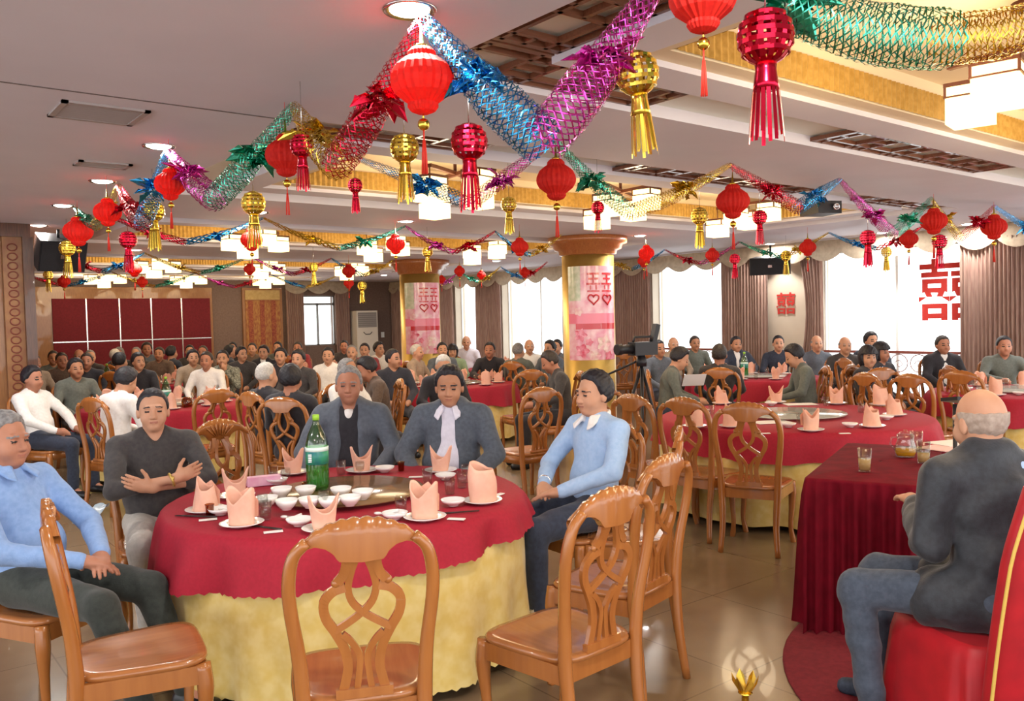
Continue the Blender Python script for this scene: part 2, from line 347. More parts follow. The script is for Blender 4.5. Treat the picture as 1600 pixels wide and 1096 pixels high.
# columns
M_POSTBG = mat('pink peony poster', 'e58fa6', .25, 0, 'f3cfd3', 7, coat=.5, detail=8); M_POSTRED = mat('poster red', 'c9202c', .3, coat=.4); M_POSTPALE = mat('poster pale green', 'b9c3a0', .3, 0, 'd8d6c0', 14, coat=.4)
M_PEONY = mat('poster deep peony', 'd23a5c', .3, 0, 'f0a0b4', 12, coat=.4); M_PEONY2 = mat('poster cream peony', 'f0d8cc', .3, 0, 'e6a8b0', 16, coat=.4)
def glyph(ch, size, depth, m, name='glyph'):
    try:
        cu = bpy.data.curves.new(name, 'FONT'); cu.body = ch; cu.size = size; cu.extrude = depth; cu.align_x = 'CENTER'; cu.align_y = 'CENTER'; cu.offset = size * .012
        t = bpy.data.objects.new(name, cu); COL.objects.link(t); dg = bpy.context.evaluated_depsgraph_get()
        me = bpy.data.meshes.new_from_object(t.evaluated_get(dg)); bpy.data.objects.remove(t)
        me.materials.clear(); me.materials.append(m)
        return me
    except Exception: return None
def column(u, v, label, plabel):
    t = thing('column', label, 'column', (u, v, 0)); R = .37
    MB().lathe([(R + .06, 0), (R + .06, .15), (R + .02, .2), (R, .22), (R, 2.56)], 40).build('shaft', M_BRASS, t)
    MB().lathe([(R, 2.54), (R + .04, 2.56), (R + .05, 2.61), (R + .11, 2.63), (R + .13, 2.69), (R + .19, 2.71), (R + .20, 2.798)], 40).build('capital', grain_mat('capital wood', '9a5a34', 'b0703f', .3), t)
    # poster wrapped round the camera side of the shaft
    a0 = math.atan2(-v, -u)
    def patch(x0, x1, z0, z1, m, name, off=.004, par=None):     # x in metres along the surface, left to right as seen
        P = [[((R + off) * math.cos(a0 + x / R), (R + off) * math.sin(a0 + x / R), z) for x in np.linspace(x0, x1, 9)] for z in (z0, z1)]
        return MB().grid(P).build(name, m, par)
    ps = thing('wall_poster', plabel, 'poster', (u, v, 0), 0, 'posters wrapped on the columns')
    X0, X1, Z0, Z1 = -.31, .46, 1.07, 2.38
    patch(X0, X1, Z0, Z1, M_POSTBG, 'poster_sheet', .004, ps); patch(X0, X0 + .2, 1.9, Z1, M_POSTPALE, 'pale_blossom', .006, ps)
    patch(X0, X1, 1.58, 1.72, mat('poster pink band', 'ee7f96', .3, coat=.4), 'pink_band', .006, ps); patch(X0 + .12, X1, 1.50, 1.58, M_POSTRED, 'red_band', .006, ps)
    for (x, z, r, m) in ((-.1, 1.2, .11, M_PEONY), (.08, 1.14, .09, M_PEONY2), (.22, 1.3, .13, M_PEONY2), (-.12, 1.42, .1, M_PEONY), (.3, 1.12, .08, M_PEONY), (-.14, 1.75, .07, M_PEONY2), (0, 1.32, .06, M_PEONY)):
        q = MB(); pts = []
        for i in range(20):
            an = 2 * PI * i / 20; rr = r * (.82 + .18 * math.cos(an * 5)); xx = min(X1, max(X0, x + rr * math.cos(an))); zz = max(Z0, z + rr * math.sin(an)); pts.append(((R + .008) * math.cos(a0 + xx / R), (R + .008) * math.sin(a0 + xx / R), zz))
        c = ((R + .009) * math.cos(a0 + x / R), (R + .009) * math.sin(a0 + x / R), z); q.add([c] + pts, [(0, 1 + i, 1 + (i + 1) % 20) for i in range(20)]); q.build('peony', m, ps)
    # double-happiness style sign: bars and two hearts
    q = MB()
    def bar(x0, x1, z, h):
        P = [[((R + .01) * math.cos(a0 + x / R), (R + .01) * math.sin(a0 + x / R), zz) for x in np.linspace(x0, x1, 7)] for zz in (z - h / 2, z + h / 2)]; q.grid(P)
    for cx in (.07, .28):
        for z, hw in ((2.27, .085), (2.20, .07), (2.13, .095)): bar(cx - hw, cx + hw, z, .028)
        bar(cx - .012, cx + .012, 2.21, .15); bar(cx - .085, cx + .085, 2.03, .024); bar(cx - .05, cx - .03, 2.08, .06); bar(cx + .03, cx + .05, 2.08, .06)
        hp = [];
        for i in range(25):
            a = 2 * PI * i / 24; hx = cx + .0048 * 16 * math.sin(a) ** 3; hz = 1.92 + .0048 * (13 * math.cos(a) - 5 * math.cos(2 * a) - 2 * math.cos(3 * a) - math.cos(4 * a)); hp.append(((R + .012) * math.cos(a0 + hx / R), (R + .012) * math.sin(a0 + hx / R), hz))
        q.tube(hp[:-1], .011, 5, True)
    q.build('happiness_sign', M_POSTRED, ps)
column(8.45, 8.89, 'gold round column with stepped wooden capital, the nearer and right one', 'glossy red and pink peony poster with double happiness sign on the nearer column')
column(8.6, 13.61, 'gold round column with wooden capital, the farther and left one', 'glossy peony poster with double happiness sign on the farther column')
# red cut-paper signs
M_PAPER = mat('red cut paper', 'c93a34', .8, tl=.2)
for (px, py, size, rot, lb, u) in ((1228, 477, .38, 0, 'small red double happiness paper cut on the cream wall strip between curtains', UW - .012), (1484, 460, .95, 0, 'large red double happiness paper cut on the wide right window', UW + .17)):
    p = atu(px, py, u); me = glyph('囍', size, .003, M_PAPER)
    if me and len(me.vertices) > 20:
        o = ob('paper_cut_sign', me, None, p); o.rotation_euler = (PI / 2, 0, -PI / 2); tag(o, lb, 'sign')
# ---------------------------------------------------------------- carved dining chair
def back_y(z):      # rake of the chair back
    z = max(0, z); return -.205 - .02 * max(0, (z - .47) / .3) - .12 * max(0, (z - .6)) ** 1.2 - .14 * max(0, (.45 - z)) ** 1.4
def crom(pts, n=5):
    P = [np.array(p, float) for p in pts]; P = [2 * P[0] - P[1]] + P + [2 * P[-1] - P[-2]]; out = []
    for i in range(1, len(P) - 2):
        for k in range(n):
            t = k / n; a, b, c, d = P[i - 1:i + 3]
            out.append(.5 * ((2 * b) + (-a + c) * t + (2 * a - 5 * b + 4 * c - d) * t * t + (-a + 3 * b - 3 * c + d) * t ** 3))
    out.append(P[-2]); return out
def chair_parts(q):   # q: curve quality
    R = {}
    # seat: rounded trapezoid, dished
    out = []
    for a in np.linspace(0, 2 * PI, 32, endpoint=False):
        c, s = math.cos(a), math.sin(a); e = .45; x = abs(c) ** e * np.sign(c); y = abs(s) ** e * np.sign(s)
        out.append((x * (.225 + .025 * y), .005 + y * .225))
    m = MB(); n = len(out); rings = []
    for k, z in ((.0, .448), (.97, .448), (1.0, .456), (1.0, .466), (.97, .474), (.85, .474), (.6, .468), (.3, .466)): rings.append([(x * k, y * k, z) for x, y in out])
    m.grid(rings[1:], True, True); o = len(m.v); m.add([(0, 0, .466)] + rings[-1], [(0, 1 + i, 1 + (i + 1) % n) for i in range(n)], True); m.add(rings[1], [tuple(range(n - 1, -1, -1))])
    R['seat'] = m
    m = MB(); m.bar((-.21, .205, .415), (.21, .205, .415), .022, .068); R['apron0'] = m
    m = MB(); m.bar((-.18, -.19, .415), (.18, -.19, .415), .022, .068); R['apron1'] = m
    for s, k in ((-1, 'apron2'), (1, 'apron3')): m = MB(); m.bar((s * .19, -.19, .415), (s * .222, .2, .415), .022, .068); R[k] = m
    for s, k in ((-1, 'leg0'), (1, 'leg1')):     # cabriole front legs
        pts = crom([(s * .212, .198, .45), (s * .218, .206, .36), (s * .212, .2, .24), (s * .205, .196, .12), (s * .215, .21, .03), (s * .22, .216, 0)], q)
        rad = [float(np.interp(p[2], [0, .03, .1, .24, .36, .45], [.02, .021, .017, .021, .030, .029])) for p in pts]
        m = MB(); m.tube(pts, rad, 8, ref=(0, 1, 0)); R[k] = m
    for s, k in ((-1, 'leg2'), (1, 'leg3')):     # rear leg runs on as the stile of the back
        zx = [(0, .195), (.2, .182), (.42, .19), (.56, .196), (.66, .205), (.78, .22), (.87, .222), (.95, .205), (.995, .165)]
        pts = crom([(s * x, back_y(z), z) for z, x in zx], q); rad = [float(np.interp(p[2], [0, .2, .45, .7, .9, 1], [.019, .022, .026, .022, .021, .018])) for p in pts]
        m = MB(); m.tube(pts, rad, 8, ref=(0, 1, 0)); R[k] = m
    # crest rail with scalloped top
    N = 12 * q; F = [];
    cols = []
    for i in range(N + 1):
        x = -.2 + .4 * i / N; ax = abs(x)
        top = .972 + .085 * (1 - (ax / .2) ** 2.2) + (.0075 * abs(math.sin(PI * (x + .16) / .04)) if ax < .16 else 0)
        bot = float(np.interp(ax, [0, .07, .085, .11, .14, .175, .2], [.925, .93, .955, .972, .978, .968, .945]))
        yb = back_y(1.0) + .03 * (ax / .2) ** 2; cols.append((x, yb, bot, top))
    rows = []
    for (off, zz) in ((-.014, 'b'), (-.017, 'm'), (-.012, 't'), (.012, 't'), (.016, 'm'), (.014, 'b'), (-.014, 'b')):
        rows.append([(x, yb + off, {'b': bo, 't': tp, 'm': (bo * .35 + tp * .65)}[zz]) for x, yb, bo, tp in cols])
    m = MB(); m.grid(rows, True)
    # fan of carved flutes
    for k in range(-3, 4):
        a = k * .3; m.tube([(.012 * k, back_y(.97) + .016, .955), (.032 * k, back_y(1.0) + .02 + .03 * (.032 * k / .2) ** 2, 1.035 - .0025 * k * k)], [.004, .008], 5)
    R['crest_rail'] = m
    # pierced splat: interlaced flat straps
    K = 1 / 1208.
    def strap(pts, w=.024):
        P = crom([(x * K, 0, 1.06 - (y - 405) * K) for x, y in pts], q); P = [(p[0], back_y(p[2]) + .004, p[2]) for p in P]
        m.tube(P, 1.0, flat=(w, .016), ref=(0, 1, 0))
    m = MB()
    for s in (-1, 1):
        strap([(s * 55, 545), (s * 58, 590), (s * 70, 625), (s * 92, 652)], .03)
        m.ball((s * 97 * K, back_y(.86) + .005, 1.06 - 250 * K), .015, 8, 6, (1, .6, 1))
        strap([(s * 62, 672), (s * 108, 686), (s * 143, 728), (s * 138, 790), (s * 105, 850), (s * 72, 920), (s * 60, 990), (s * 70, 1050), (s * 85, 1105)], .03)
        strap([(s * 20, 560), (s * 40, 615), (s * 52, 680), (s * 36, 738), (-s * 10, 785), (-s * 60, 820), (-s * 108, 848)], .022)
        strap([(s * 78, 862), (s * 46, 895), (s * 16, 950), (s * 18, 1010), (s * 30, 1105)], .02)
    m.bar((-.09, back_y(.5), .485), (.09, back_y(.5), .485), .024, .03)
    R['splat'] = m
    return R
NAMES = {'apron0': 'apron', 'apron1': 'apron', 'apron2': 'apron', 'apron3': 'apron', 'leg0': 'leg', 'leg1': 'leg', 'leg2': 'rear_leg', 'leg3': 'rear_leg'}
def make_chair(q, wood, seatm, far=False):
    t = thing('dining_chair', 'chair', 'chair'); R = chair_parts(q)
    if far:   # small in the photo: fewer parts
        g = {'seat': ['seat', 'apron0', 'apron1', 'apron2', 'apron3'], 'backrest': ['crest_rail', 'splat']}
        for nm, ks in g.items():
            m = MB()
            for k in ks: m.add(R[k].v, R[k].f, True)
            m.build(nm, wood, t)
        for k in ('leg0', 'leg1', 'leg2', 'leg3'): R[k].build(NAMES[k], wood, t)
    else:
        for k, m in R.items(): m.build(NAMES.get(k, k), seatm if k == 'seat' else wood, t)
    return t
CH_SRC = {False: make_chair(4, M_WOOD, M_WOOD_SEAT), True: make_chair(2, M_WOOD, M_WOOD_SEAT, True)}; CH_USED = {}
def chair(x, y, rz, label, far=True, group='carved dining chairs'):
    s = CH_SRC[far]
    if far in CH_USED: return dup(s, (x, y, 0), rz, label, group)
    CH_USED[far] = 1; s.location = (x, y, 0); s.rotation_euler[2] = rz; s['label'] = label; s['group'] = group; return s

# ---------------------------------------------------------------- round tables and their cloths
M_YEL = mat('yellow damask skirt', 'dfc068', .55, 0, 'e8cf86', 16, sheen=.3, bump=.06, detail=2)
def table(c, R, label, drop, near=False, seed=0, side=(0, 0)):
    rn = random.Random(seed); t = thing('round_table', 'round banquet table under cloths ' + label, 'table', (c[0], c[1], 0), 0, 'round banquet tables')
    MB().lathe([(R - .02, .735), (R - .01, .745), (R - .02, .755)], 40).build('tabletop', M_DWOOD, t)
    MB().lathe([(.3, 0), (.3, .03), (.08, .08), (.06, .7), (.15, .735)], 20).build('pedestal', M_DWOOD, t)
    def cloth(name, z0, drops, amp, ks, m, lab, grp, hem, n, top, flare):
        ph = [rn.random() * 6 for _ in ks]; P = []
        if top: P += [[(0, 0, z0)] * n]; P += [[(R * .6 * math.cos(2 * PI * i / n), R * .6 * math.sin(2 * PI * i / n), z0) for i in range(n)]]
        P += [[((R - .01) * math.cos(2 * PI * i / n), (R - .01) * math.sin(2 * PI * i / n), z0) for i in range(n)]]
        J = 9
        for j in range(J + 1):
            f = j / J; row = []
            for i in range(n):
                a = 2 * PI * i / n; w = sum(math.sin(k * a + p + .5 * f) for k, p in zip(ks, ph)) / len(ks) ** .5
                d = drops(a); rr = R + .012 + flare * (f if not top else f ** .6) + amp * (f ** .7 if top else max(0, f - .38) / .62) * w; z = z0 - .012 - d * f + (hem[1] * abs(math.sin(hem[0] * a)) if j == J else 0)
                row.append((rr * math.cos(a), rr * math.sin(a), z))
            P.append(row)
        o = MB().grid(P, True, True).build(name, m, None, (c[0], c[1], 0)); return tag(o, lab, 'tablecloth', grp)
    cloth('table_skirt', .758, lambda a: .705, .032, (9, 14, 19, 23), M_YEL, 'yellow damask floor skirt of the table ' + label, 'yellow table skirts', (60, .014), 300 if near else 140, False, .03)
    cloth('tablecloth', .766, drop, .030, (9, 14, 22), M_RED, 'crimson scalloped cloth on the table ' + label, 'crimson tablecloths', (64, .012), 320 if near else 150, True, .06)
def leftdir(a): return math.cos(a) * -RT[0] + math.sin(a) * -RT[1]
T1 = (2.06, 4.02); T2 = (6.5, 4.3); T3 = (6.85, 10.05); T4 = (2.95, 10.25); T5 = (10.2, 7.35); T6 = (9.9, 3.75)
FARV = 21
TABLES = [(T1, .9, 'with the lazy Susan and green bottle in front', True), (T2, 1.12, 'beyond the carved chairs on the right', False), (T3, .9, 'behind the man in the grey suit', False),
          (T4, .9, 'behind the man with crossed arms', False), (T5, .9, 'near the middle window', False), (T6, .9, 'by the wide right window', False),
          ((3.9, 14.6), .9, 'in front of the red wall panels', False), ((7.2, 14.8), .9, 'left of the farther column', False), ((9.9, 12.4), .9, 'between the two columns', False), ((5.6, 18.3), .9, 'nearest the red wall panels', False), ((9.6, 17.6), .9, 'below the small far window', False)]
for k, (c, R, lb, nr) in enumerate(TABLES):
    table(c, R, lb, (lambda a: .205 + .075 * leftdir(a)) if k == 0 else (lambda a: .21 + .02 * math.sin(4 * a)) if k == 1 else (lambda a: .25 + .03 * math.sin(4 * a)), nr, 11 + k)
# ---------------------------------------------------------------- tableware
TZ = .769
def src_hidden(o): return o
def bowl_mesh(r=.056, h=.052): return MB().lathe([(r * .42, 0), (r * .45, .006), (r * .62, .012), (r * .88, h * .6), (r, h), (r * .97, h), (r * .83, h * .6), (r * .5, .016), (1e-5, .013)], 22).mesh('bowl', M_CHINA)
def plate_mesh(r): return MB().lathe([(r * .55, 0), (r * .6, .004), (r * .95, .014), (r, .018), (r * .97, .019), (r * .6, .008), (1e-5, .007)], 28).mesh('plate', M_CHINA)
ME_BOWL = bowl_mesh(); ME_SAUCE = bowl_mesh(.06, .034); ME_PLATE = plate_mesh(.098)
def glass_mesh(r=.03, h=.085): return MB().lathe([(r * .8, 0), (r, h), (r * .95, h), (r * .75, .006), (1e-5, .005)], 16).mesh('glass', M_GLASS)
ME_GLASS = glass_mesh(); ME_GOBLET = MB().lathe([(.026, 0), (.026, .003), (.004, .008), (.004, .035), (.022, .05), (.027, .075), (.024, .1), (.022, .1), (.025, .075), (.02, .052), (1e-5, .045)], 16).mesh('goblet', M_GLASS)
ME_CUP = MB().lathe([(.018, 0), (.02, .05), (.023, .052), (.022, .055), (.019, .05), (.016, .004), (1e-5, .004)], 14).mesh('cup', clear_mat('amber glass', 'd8a860', .8))
ME_PACK = MB().box(-.04, .04, -.014, .014, 0, .004).box(-.036, .03, -.011, .011, .004, .005).mesh('wet_wipe', mat('white paper packet', 'efe9e2', .6))
def spoon():
    m = MB(); m.tube([(0, -.015, .008), (0, .03, .014), (0, .075, .03)], [.006, .005, .006], 8); m.ball((0, -.03, .009), .02, 10, 6, (.75, 1.1, .35)); return m.mesh('spoon', M_CHINA)
ME_SPOON = spoon()
ME_STICK = MB().tube([(0, -.11, .004), (0, .11, .006)], [.0022, .0036], 6).mesh('chopstick', mat('dark chopstick', '2c1714', .4))
def napkin_mesh(style, seed):
    rn = random.Random(seed); m = MB(); n = 28; P = []; ph = rn.random() * 6
    H = {'crown': .15, 'cone': .165, 'bag': .175, 'fan': .15}[style]; J = 10
    for j in range(J + 1):
        f = j / J; row = []
        for i in range(n):
            a = 2 * PI * i / n
            if style == 'crown': r = .052 + .006 * f; h = H * (.55 + .45 * abs(math.cos(a + .3)) ** 1.6)
            elif style == 'cone': r = .062 * (1 - .35 * f); h = H * (.6 + .4 * max(0, math.cos(a)) ** 1.5 + .12 * max(0, math.cos(a + 2.4)))
            elif style == 'bag': r = .058 + .004 * math.sin(PI * f) - .02 * max(0, f - .7); h = H * (.8 + .2 * max(0, math.cos(a + .8)))
            else: r = .045 + .022 * f; h = H * (.5 + .5 * abs(math.cos(a)) ** 2.5)
            r *= 1 + .05 * math.sin(3 * a + ph + 2 * f) + .03 * math.sin(7 * a + 4 * f)
            sq = .72 if style in ('crown', 'fan') else .9; z = h * f
            row.append((r * math.cos(a), r * math.sin(a) * sq, z))
        P.append(row)
    inner = [[(x * .93, y * .9, z + .0005) for x, y, z in row] for row in P[::-1]]
    m.grid(P + inner, True, True)
    if style in ('crown', 'cone'):   # the folded-over front flap
        m.add([(-.045, -.052, .02), (.045, -.05, .03), (.05, -.05, .1), (.0, -.058, .135), (-.048, -.05, .085)], [(0, 1, 2, 3, 4)])
        m.add([(-.045, -.046, .02), (.045, -.044, .03), (.05, -.044, .1), (.0, -.05, .135), (-.048, -.044, .085)], [(4, 3, 2, 1, 0)])
    return m.mesh('napkin', M_PEACH)
NAP = {k: napkin_mesh(k, i) for i, k in enumerate(('crown', 'cone', 'bag', 'fan'))}
def put(me, name, p, label, cat, group=None, rz=0, z=None, sc=None):
    o = ob(name, me, None, (p[0], p[1], TZ if z is None else z), rz)
    if sc: o.scale = (sc,) * 3
    return tag(o, label, cat, group)
def bottle(p, label, z, s=1.0):
    t = thing('soda_bottle', label, 'bottle', (p[0], p[1], z), face(0) + PI)
    g = clear_mat('green bottle plastic', '9fd6a0', .74, .08)
    MB().lathe([(.035, 0), (.05, .01), (.053, .03), (.052, .2), (.05, .22), (.04, .26), (.022, .3), (.0145, .315), (.0145, .335)], 24).build('bottle_body', g, t)
    MB().lathe([(.048, .012), (.05, .03), (.0495, .12), (1e-5, .12)], 24).build('soda', mat('green soda', '5cb35a', .1, alpha=.55), t)
    MB().lathe([(.0535, .125), (.0535, .195)], 24).build('bottle_label', mat('blue green bottle label', '2c6f7c', .35, 0, '3a9a62', 14), t)
    MB().lathe([(.0538, .185), (.0538, .205)], 24).build('label_band', mat('white label band', 'dff0e8', .4), t)
    MB().lathe([(.016, .328), (.016, .352), (.012, .354)], 16).build('cap', mat('lime cap', '9ccf3c', .4), t)
    q = MB()
    for k in range(5): q.box(-.028, -.012, -.0555, -.054, .138 + k * .008, .143 + k * .008)
    q.build('printed_block', M_ALU, t)
    t.scale = (s,) * 3; return t
# --- lazy Susan and setting of the front table
t = thing('lazy_susan', 'round amber glass lazy Susan on the front table', 'turntable', (T1[0], T1[1], TZ))
MB().lathe([(.12, 0), (.12, .012), (.1, .014)], 24).build('turntable_base', M_CHROME, t)
MB().lathe([(.395, .014), (.40, .018), (.40, .022), (.395, .026)], 64).build('glass_disc', mat('smoky amber glass', '96744e', .13, alpha=.72), t)
GZ = TZ + .0262
bl = ['leftmost of the front row', 'second from the left, front row', 'third from the left, front row', 'fourth from the left, front row', 'fifth, at the right end of the front row', 'left end of the back row', 'second in the back row', 'third in the back row', 'right end of the back row']
for k, (px, py) in enumerate([(417, 792), (448, 797), (484, 794), (515, 795), (547, 791), (440, 777), (478, 776), (533, 777), (567, 781)]):
    put(ME_BOWL, 'rice_bowl', atz(px, py, GZ), 'white rice bowl on the lazy Susan, ' + bl[k], 'bowl', 'rice bowls on the lazy Susan', z=GZ, sc=.95)
bottle(atz(497, 766, GZ), 'large green soda bottle with blue label on the lazy Susan', GZ, 1.12)
SET = [  # napkin pixel, style, label
    (322, 800, 'cone', 'at the left end, before the man with crossed arms'), (369, 778, 'fan', 'with two tall peaks, behind the left end one'), (378, 822, 'crown', 'left front with a low centre peak'),
    (503, 836, 'fan', 'with two wide peaks, behind the light wooden chair crest'), (664, 812, 'crown', 'with double peak in front of the lazy Susan right side'), (754, 786, 'bag', 'tall and rounded, nearest the man in light blue'),
    (689, 738, 'fan', 'collapsed sideways, before the man in the suit'), (566, 738, 'fan', 'square with one tall point, before the grey haired man'), (458, 741, 'fan', 'left of the green bottle at the far rim')]
for k, (px, py, st, lb) in enumerate(SET):
    p = atz(px, py, TZ); d = math.hypot(p[0] - T1[0], p[1] - T1[1]); f = min(1, .78 / max(.01, d)); p = (T1[0] + (p[0] - T1[0]) * f, T1[1] + (p[1] - T1[1]) * f)
    put(ME_PLATE, 'plate', p, 'white plate under the napkin ' + lb, 'plate', 'plates on the front table')
    put(NAP[st], 'napkin', p, 'folded peach napkin ' + lb, 'napkin', 'folded napkins on the front table', face(0) + (.4 if k % 2 else -.2), TZ + .009, 1.12 if k in (4, 5, 2) else 1.0)
def small(me, nm, cat, lst, grp, z=TZ, **kw):
    for (px, py, lb, *r) in lst: put(me, nm, atz(px, py, z), lb, cat, grp, r[0] if r else 0, z)
small(ME_SAUCE, 'sauce_bowl', 'bowl', [(468, 822, 'white sauce bowl just left of the wide two-peak napkin'), (617, 812, 'white sauce bowl with spoon left of the double-peak napkin'), (708, 791, 'white sauce bowl left of the tall rounded napkin'),
      (601, 738, 'white sauce bowl at the far rim between the two seated men'), (696, 750, 'white sauce bowl before the collapsed napkin'), (433, 757, 'white sauce bowl left of the green bottle'), (345, 805, 'white sauce bowl between the two left napkins')], 'sauce bowls on the front table')
small(ME_GLASS, 'tumbler', 'glass', [(533, 742, 'clear tumbler before the grey haired man'), (627, 803, 'clear tumbler beside the double-peak napkin, left'), (703, 772, 'clear tumbler right of the lazy Susan'), (722, 762, 'clear tumbler left of the tall rounded napkin'), (668, 757, 'clear tumbler left of the collapsed napkin'), (415, 812, 'clear tumbler right of the left front napkin'), (427, 752, 'clear tumbler at the left back rim')], 'tumblers on the front table')
small(ME_GOBLET, 'small_goblet', 'glass', [(447, 760, 'tiny stem glass left of the green bottle'), (728, 754, 'tiny stem glass near the tall rounded napkin'), (411, 806, 'tiny stem glass behind the left front napkin'), (506, 800, 'tiny stem glass behind the wide two-peak napkin'), (563, 748, 'tiny stem glass before the far square napkin')], 'stem glasses on the front table')
small(ME_CUP, 'shot_cup', 'cup', [(627, 736, 'amber glass cup between the two seated men'), (328, 806, 'amber glass cup in front of the left end napkin'), (478, 770, 'amber glass cup beside the green bottle')], 'amber cups on the front table')
small(ME_PACK, 'wipe_packet', 'packet', [(325, 813, 'white wipe packet on the left front rim', face(20)), (427, 832, 'white wipe packet below the left front napkin', face(20)), (713, 812, 'white wipe packet right of the double-peak napkin', face(-15)), (779, 774, 'white wipe packet beside the tall rounded napkin', face(60)), (650, 746, 'white wipe packet at the far rim', face(0))], 'wipe packets on the front table')
small(ME_SPOON, 'spoon', 'spoon', [(452, 812, 'china spoon left of the two-peak napkin', face(60)), (600, 806, 'china spoon on the bowl left of the double-peak napkin', face(70)), (340, 800, 'china spoon by the left end napkin', face(40))], 'china spoons', TZ + .004)
for (px, py, a, lb) in ((305, 809, 75, 'left rim'), (410, 826, 60, 'left front napkin'), (712, 803, -75, 'double-peak napkin'), (352, 793, 50, 'left two-peak napkin')):
    for k in (0, 1): p = atz(px, py, TZ); put(ME_STICK, 'chopstick', (p[0] + .008 * k, p[1] + .006 * k), 'one of a pair of dark chopsticks beside the ' + lb, 'chopstick', 'chopsticks by the ' + lb, face(a))
me = MB().box(-.09, .09, -.03, .03, 0, .05).mesh('tissue_box', mat('pink tissue box', 'e8a8c8', .6, 0, 'f0c0d4', 20)); put(me, 'tissue_box', atz(412, 758, TZ), 'pink tissue packet left of the green bottle', 'tissue box', rz=face(25))
# --- second table
t = thing('lazy_susan', 'clear glass lazy Susan on the table beyond the carved chairs on the right', 'turntable', (T2[0], T2[1], TZ))
MB().lathe([(.12, 0), (.12, .012), (.1, .014)], 24).build('turntable_base', M_CHROME, t); MB().lathe([(.44, .014), (.45, .018), (.45, .022), (.44, .026)], 48).build('glass_disc', mat('bright clear glass disc', 'cfd4cc', .06, alpha=.6), t)
S2 = [(1085, 668, 'bag', 'at the left end, behind the leftmost chair'), (1143, 668, 'cone', 'seen through the chair nearest the velvet table'), (1267, 674, 'crown', 'in the middle of the near rim'), (1363, 668, 'cone', 'right of centre on the near rim'), (1398, 650, 'cone', 'at the right end'), (1375, 634, 'bag', 'behind the right end ones'), (1307, 632, 'crown', 'at the far rim, wide with two peaks'), (1213, 630, 'fan', 'at the far rim, left of centre'), (1128, 632, 'cone', 'at the far rim, left end')]
for k, (px, py, st, lb) in enumerate(S2):
    p = atz(px, py, TZ); put(ME_PLATE, 'plate', p, 'white plate under the second table napkin ' + lb, 'plate', 'plates on the second table'); put(NAP[st], 'napkin', p, 'peach napkin on the second table ' + lb, 'napkin', 'folded napkins on the second table', face(0) + .3 * (k % 3 - 1), TZ + .009, 1.1)
small(ME_SAUCE, 'sauce_bowl', 'bowl', [(1232, 668, 'white bowl left of the middle near napkin, second table'), (1328, 668, 'white bowl right of the middle near napkin, second table'), (1385, 656, 'white bowl at the right end, second table'), (1205, 634, 'white bowl at the far rim, second table')], 'bowls on the second table')
small(ME_GLASS, 'tumbler', 'glass', [(1250, 662, 'tumbler behind the middle near napkin, second table'), (1105, 655, 'tumbler at the left end, second table'), (1112, 648, 'tumbler behind the left end napkin, second table'), (1290, 634, 'tumbler at the far rim, second table'), (1345, 645, 'tumbler right of the lazy Susan, second table')], 'tumblers on the second table')
small(ME_PACK, 'wipe_packet', 'packet', [(1320, 678, 'wipe packet on the near rim, second table', face(0)), (1195, 678, 'wipe packet on the near left rim, second table', face(0))], 'wipe packets on the second table')
for (px, py, lb, a) in ((1205, 660, 'white paper sheet on the left of the second table', 10), (1250, 632, 'pinkish paper sheet at the far side of the second table', 0)):
    p = atz(px, py, TZ); put(MB().box(-.15, .15, -.1, .1, 0, .002).mesh('paper', mat('white paper', 'f0ebe8', .7)), 'paper_sheet', p, lb, 'paper', 'papers on the second table', face(a))
# --- farther tables: napkins and dishes round each rim
def setfar(c, n, off, lb, bottles=(), skip=()):
    for k in range(n):
        a = off + 2 * PI * k / n; dx, dy = math.cos(a), math.sin(a); p = (c[0] + .66 * dx, c[1] + .66 * dy); st = ('crown', 'fan', 'cone', 'bag')[k % 4]; ck = clock(dx, dy)
        put(ME_PLATE, 'plate', p, "plate at %s on the table %s" % (ck, lb), 'plate', 'plates on the table ' + lb)
        put(NAP[st], 'napkin', p, "peach napkin at %s on the table %s" % (ck, lb), 'napkin', 'napkins on the table ' + lb, a, TZ + .009, 1.1)
        a += .3; dx, dy = math.cos(a), math.sin(a)
        if k % 2 == 0: put(ME_GLASS, 'tumbler', (c[0] + .55 * dx, c[1] + .55 * dy), "tumbler near %s on the table %s" % (ck, lb), 'glass', 'tumblers on the table ' + lb)
        else: put(ME_SAUCE, 'sauce_bowl', (c[0] + .52 * dx, c[1] + .52 * dy), "white bowl near %s on the table %s" % (ck, lb), 'bowl', 'bowls on the table ' + lb)
    o = MB().lathe([(.12, 0), (.12, .012), (.43, .014), (.44, .02), (.43, .026)], 36).build('lazy_susan', mat('bright clear glass disc', 'cfd4cc', .06), None, (c[0], c[1], TZ)); tag(o, 'glass lazy Susan on the table ' + lb, 'turntable')
for k, (c, R, lb, nr) in enumerate(TABLES[2:]): setfar(c, 9 if k < 4 else 7, .35 * k, lb)
bottle(atz(274, 640, TZ)[:2] if False else (2.83, 9.75), 'green soda bottle on the table behind the man with crossed arms', TZ)
bottle((T5[0] - .1, T5[1] + .1), 'green soda bottle on the table near the middle window', TZ); bottle((T6[0] - .15, T6[1] - .45), 'green soda bottle on the table by the wide right window', TZ); bottle((3.3, 14.4), 'green soda bottle on the table before the red wall panels', TZ)
me = MB().lathe([(.05, 0), (.06, .05), (.05, .09), (.035, .11), (.03, .11), (.045, .088), (.055, .05), (1e-5, .01)], 20).mesh('tea_jug', clear_mat('amber glass', 'd8a860', .8)); put(me, 'tea_jug', (3.05, 9.75), 'small amber tea jug on the table behind the man with crossed arms', 'jug')
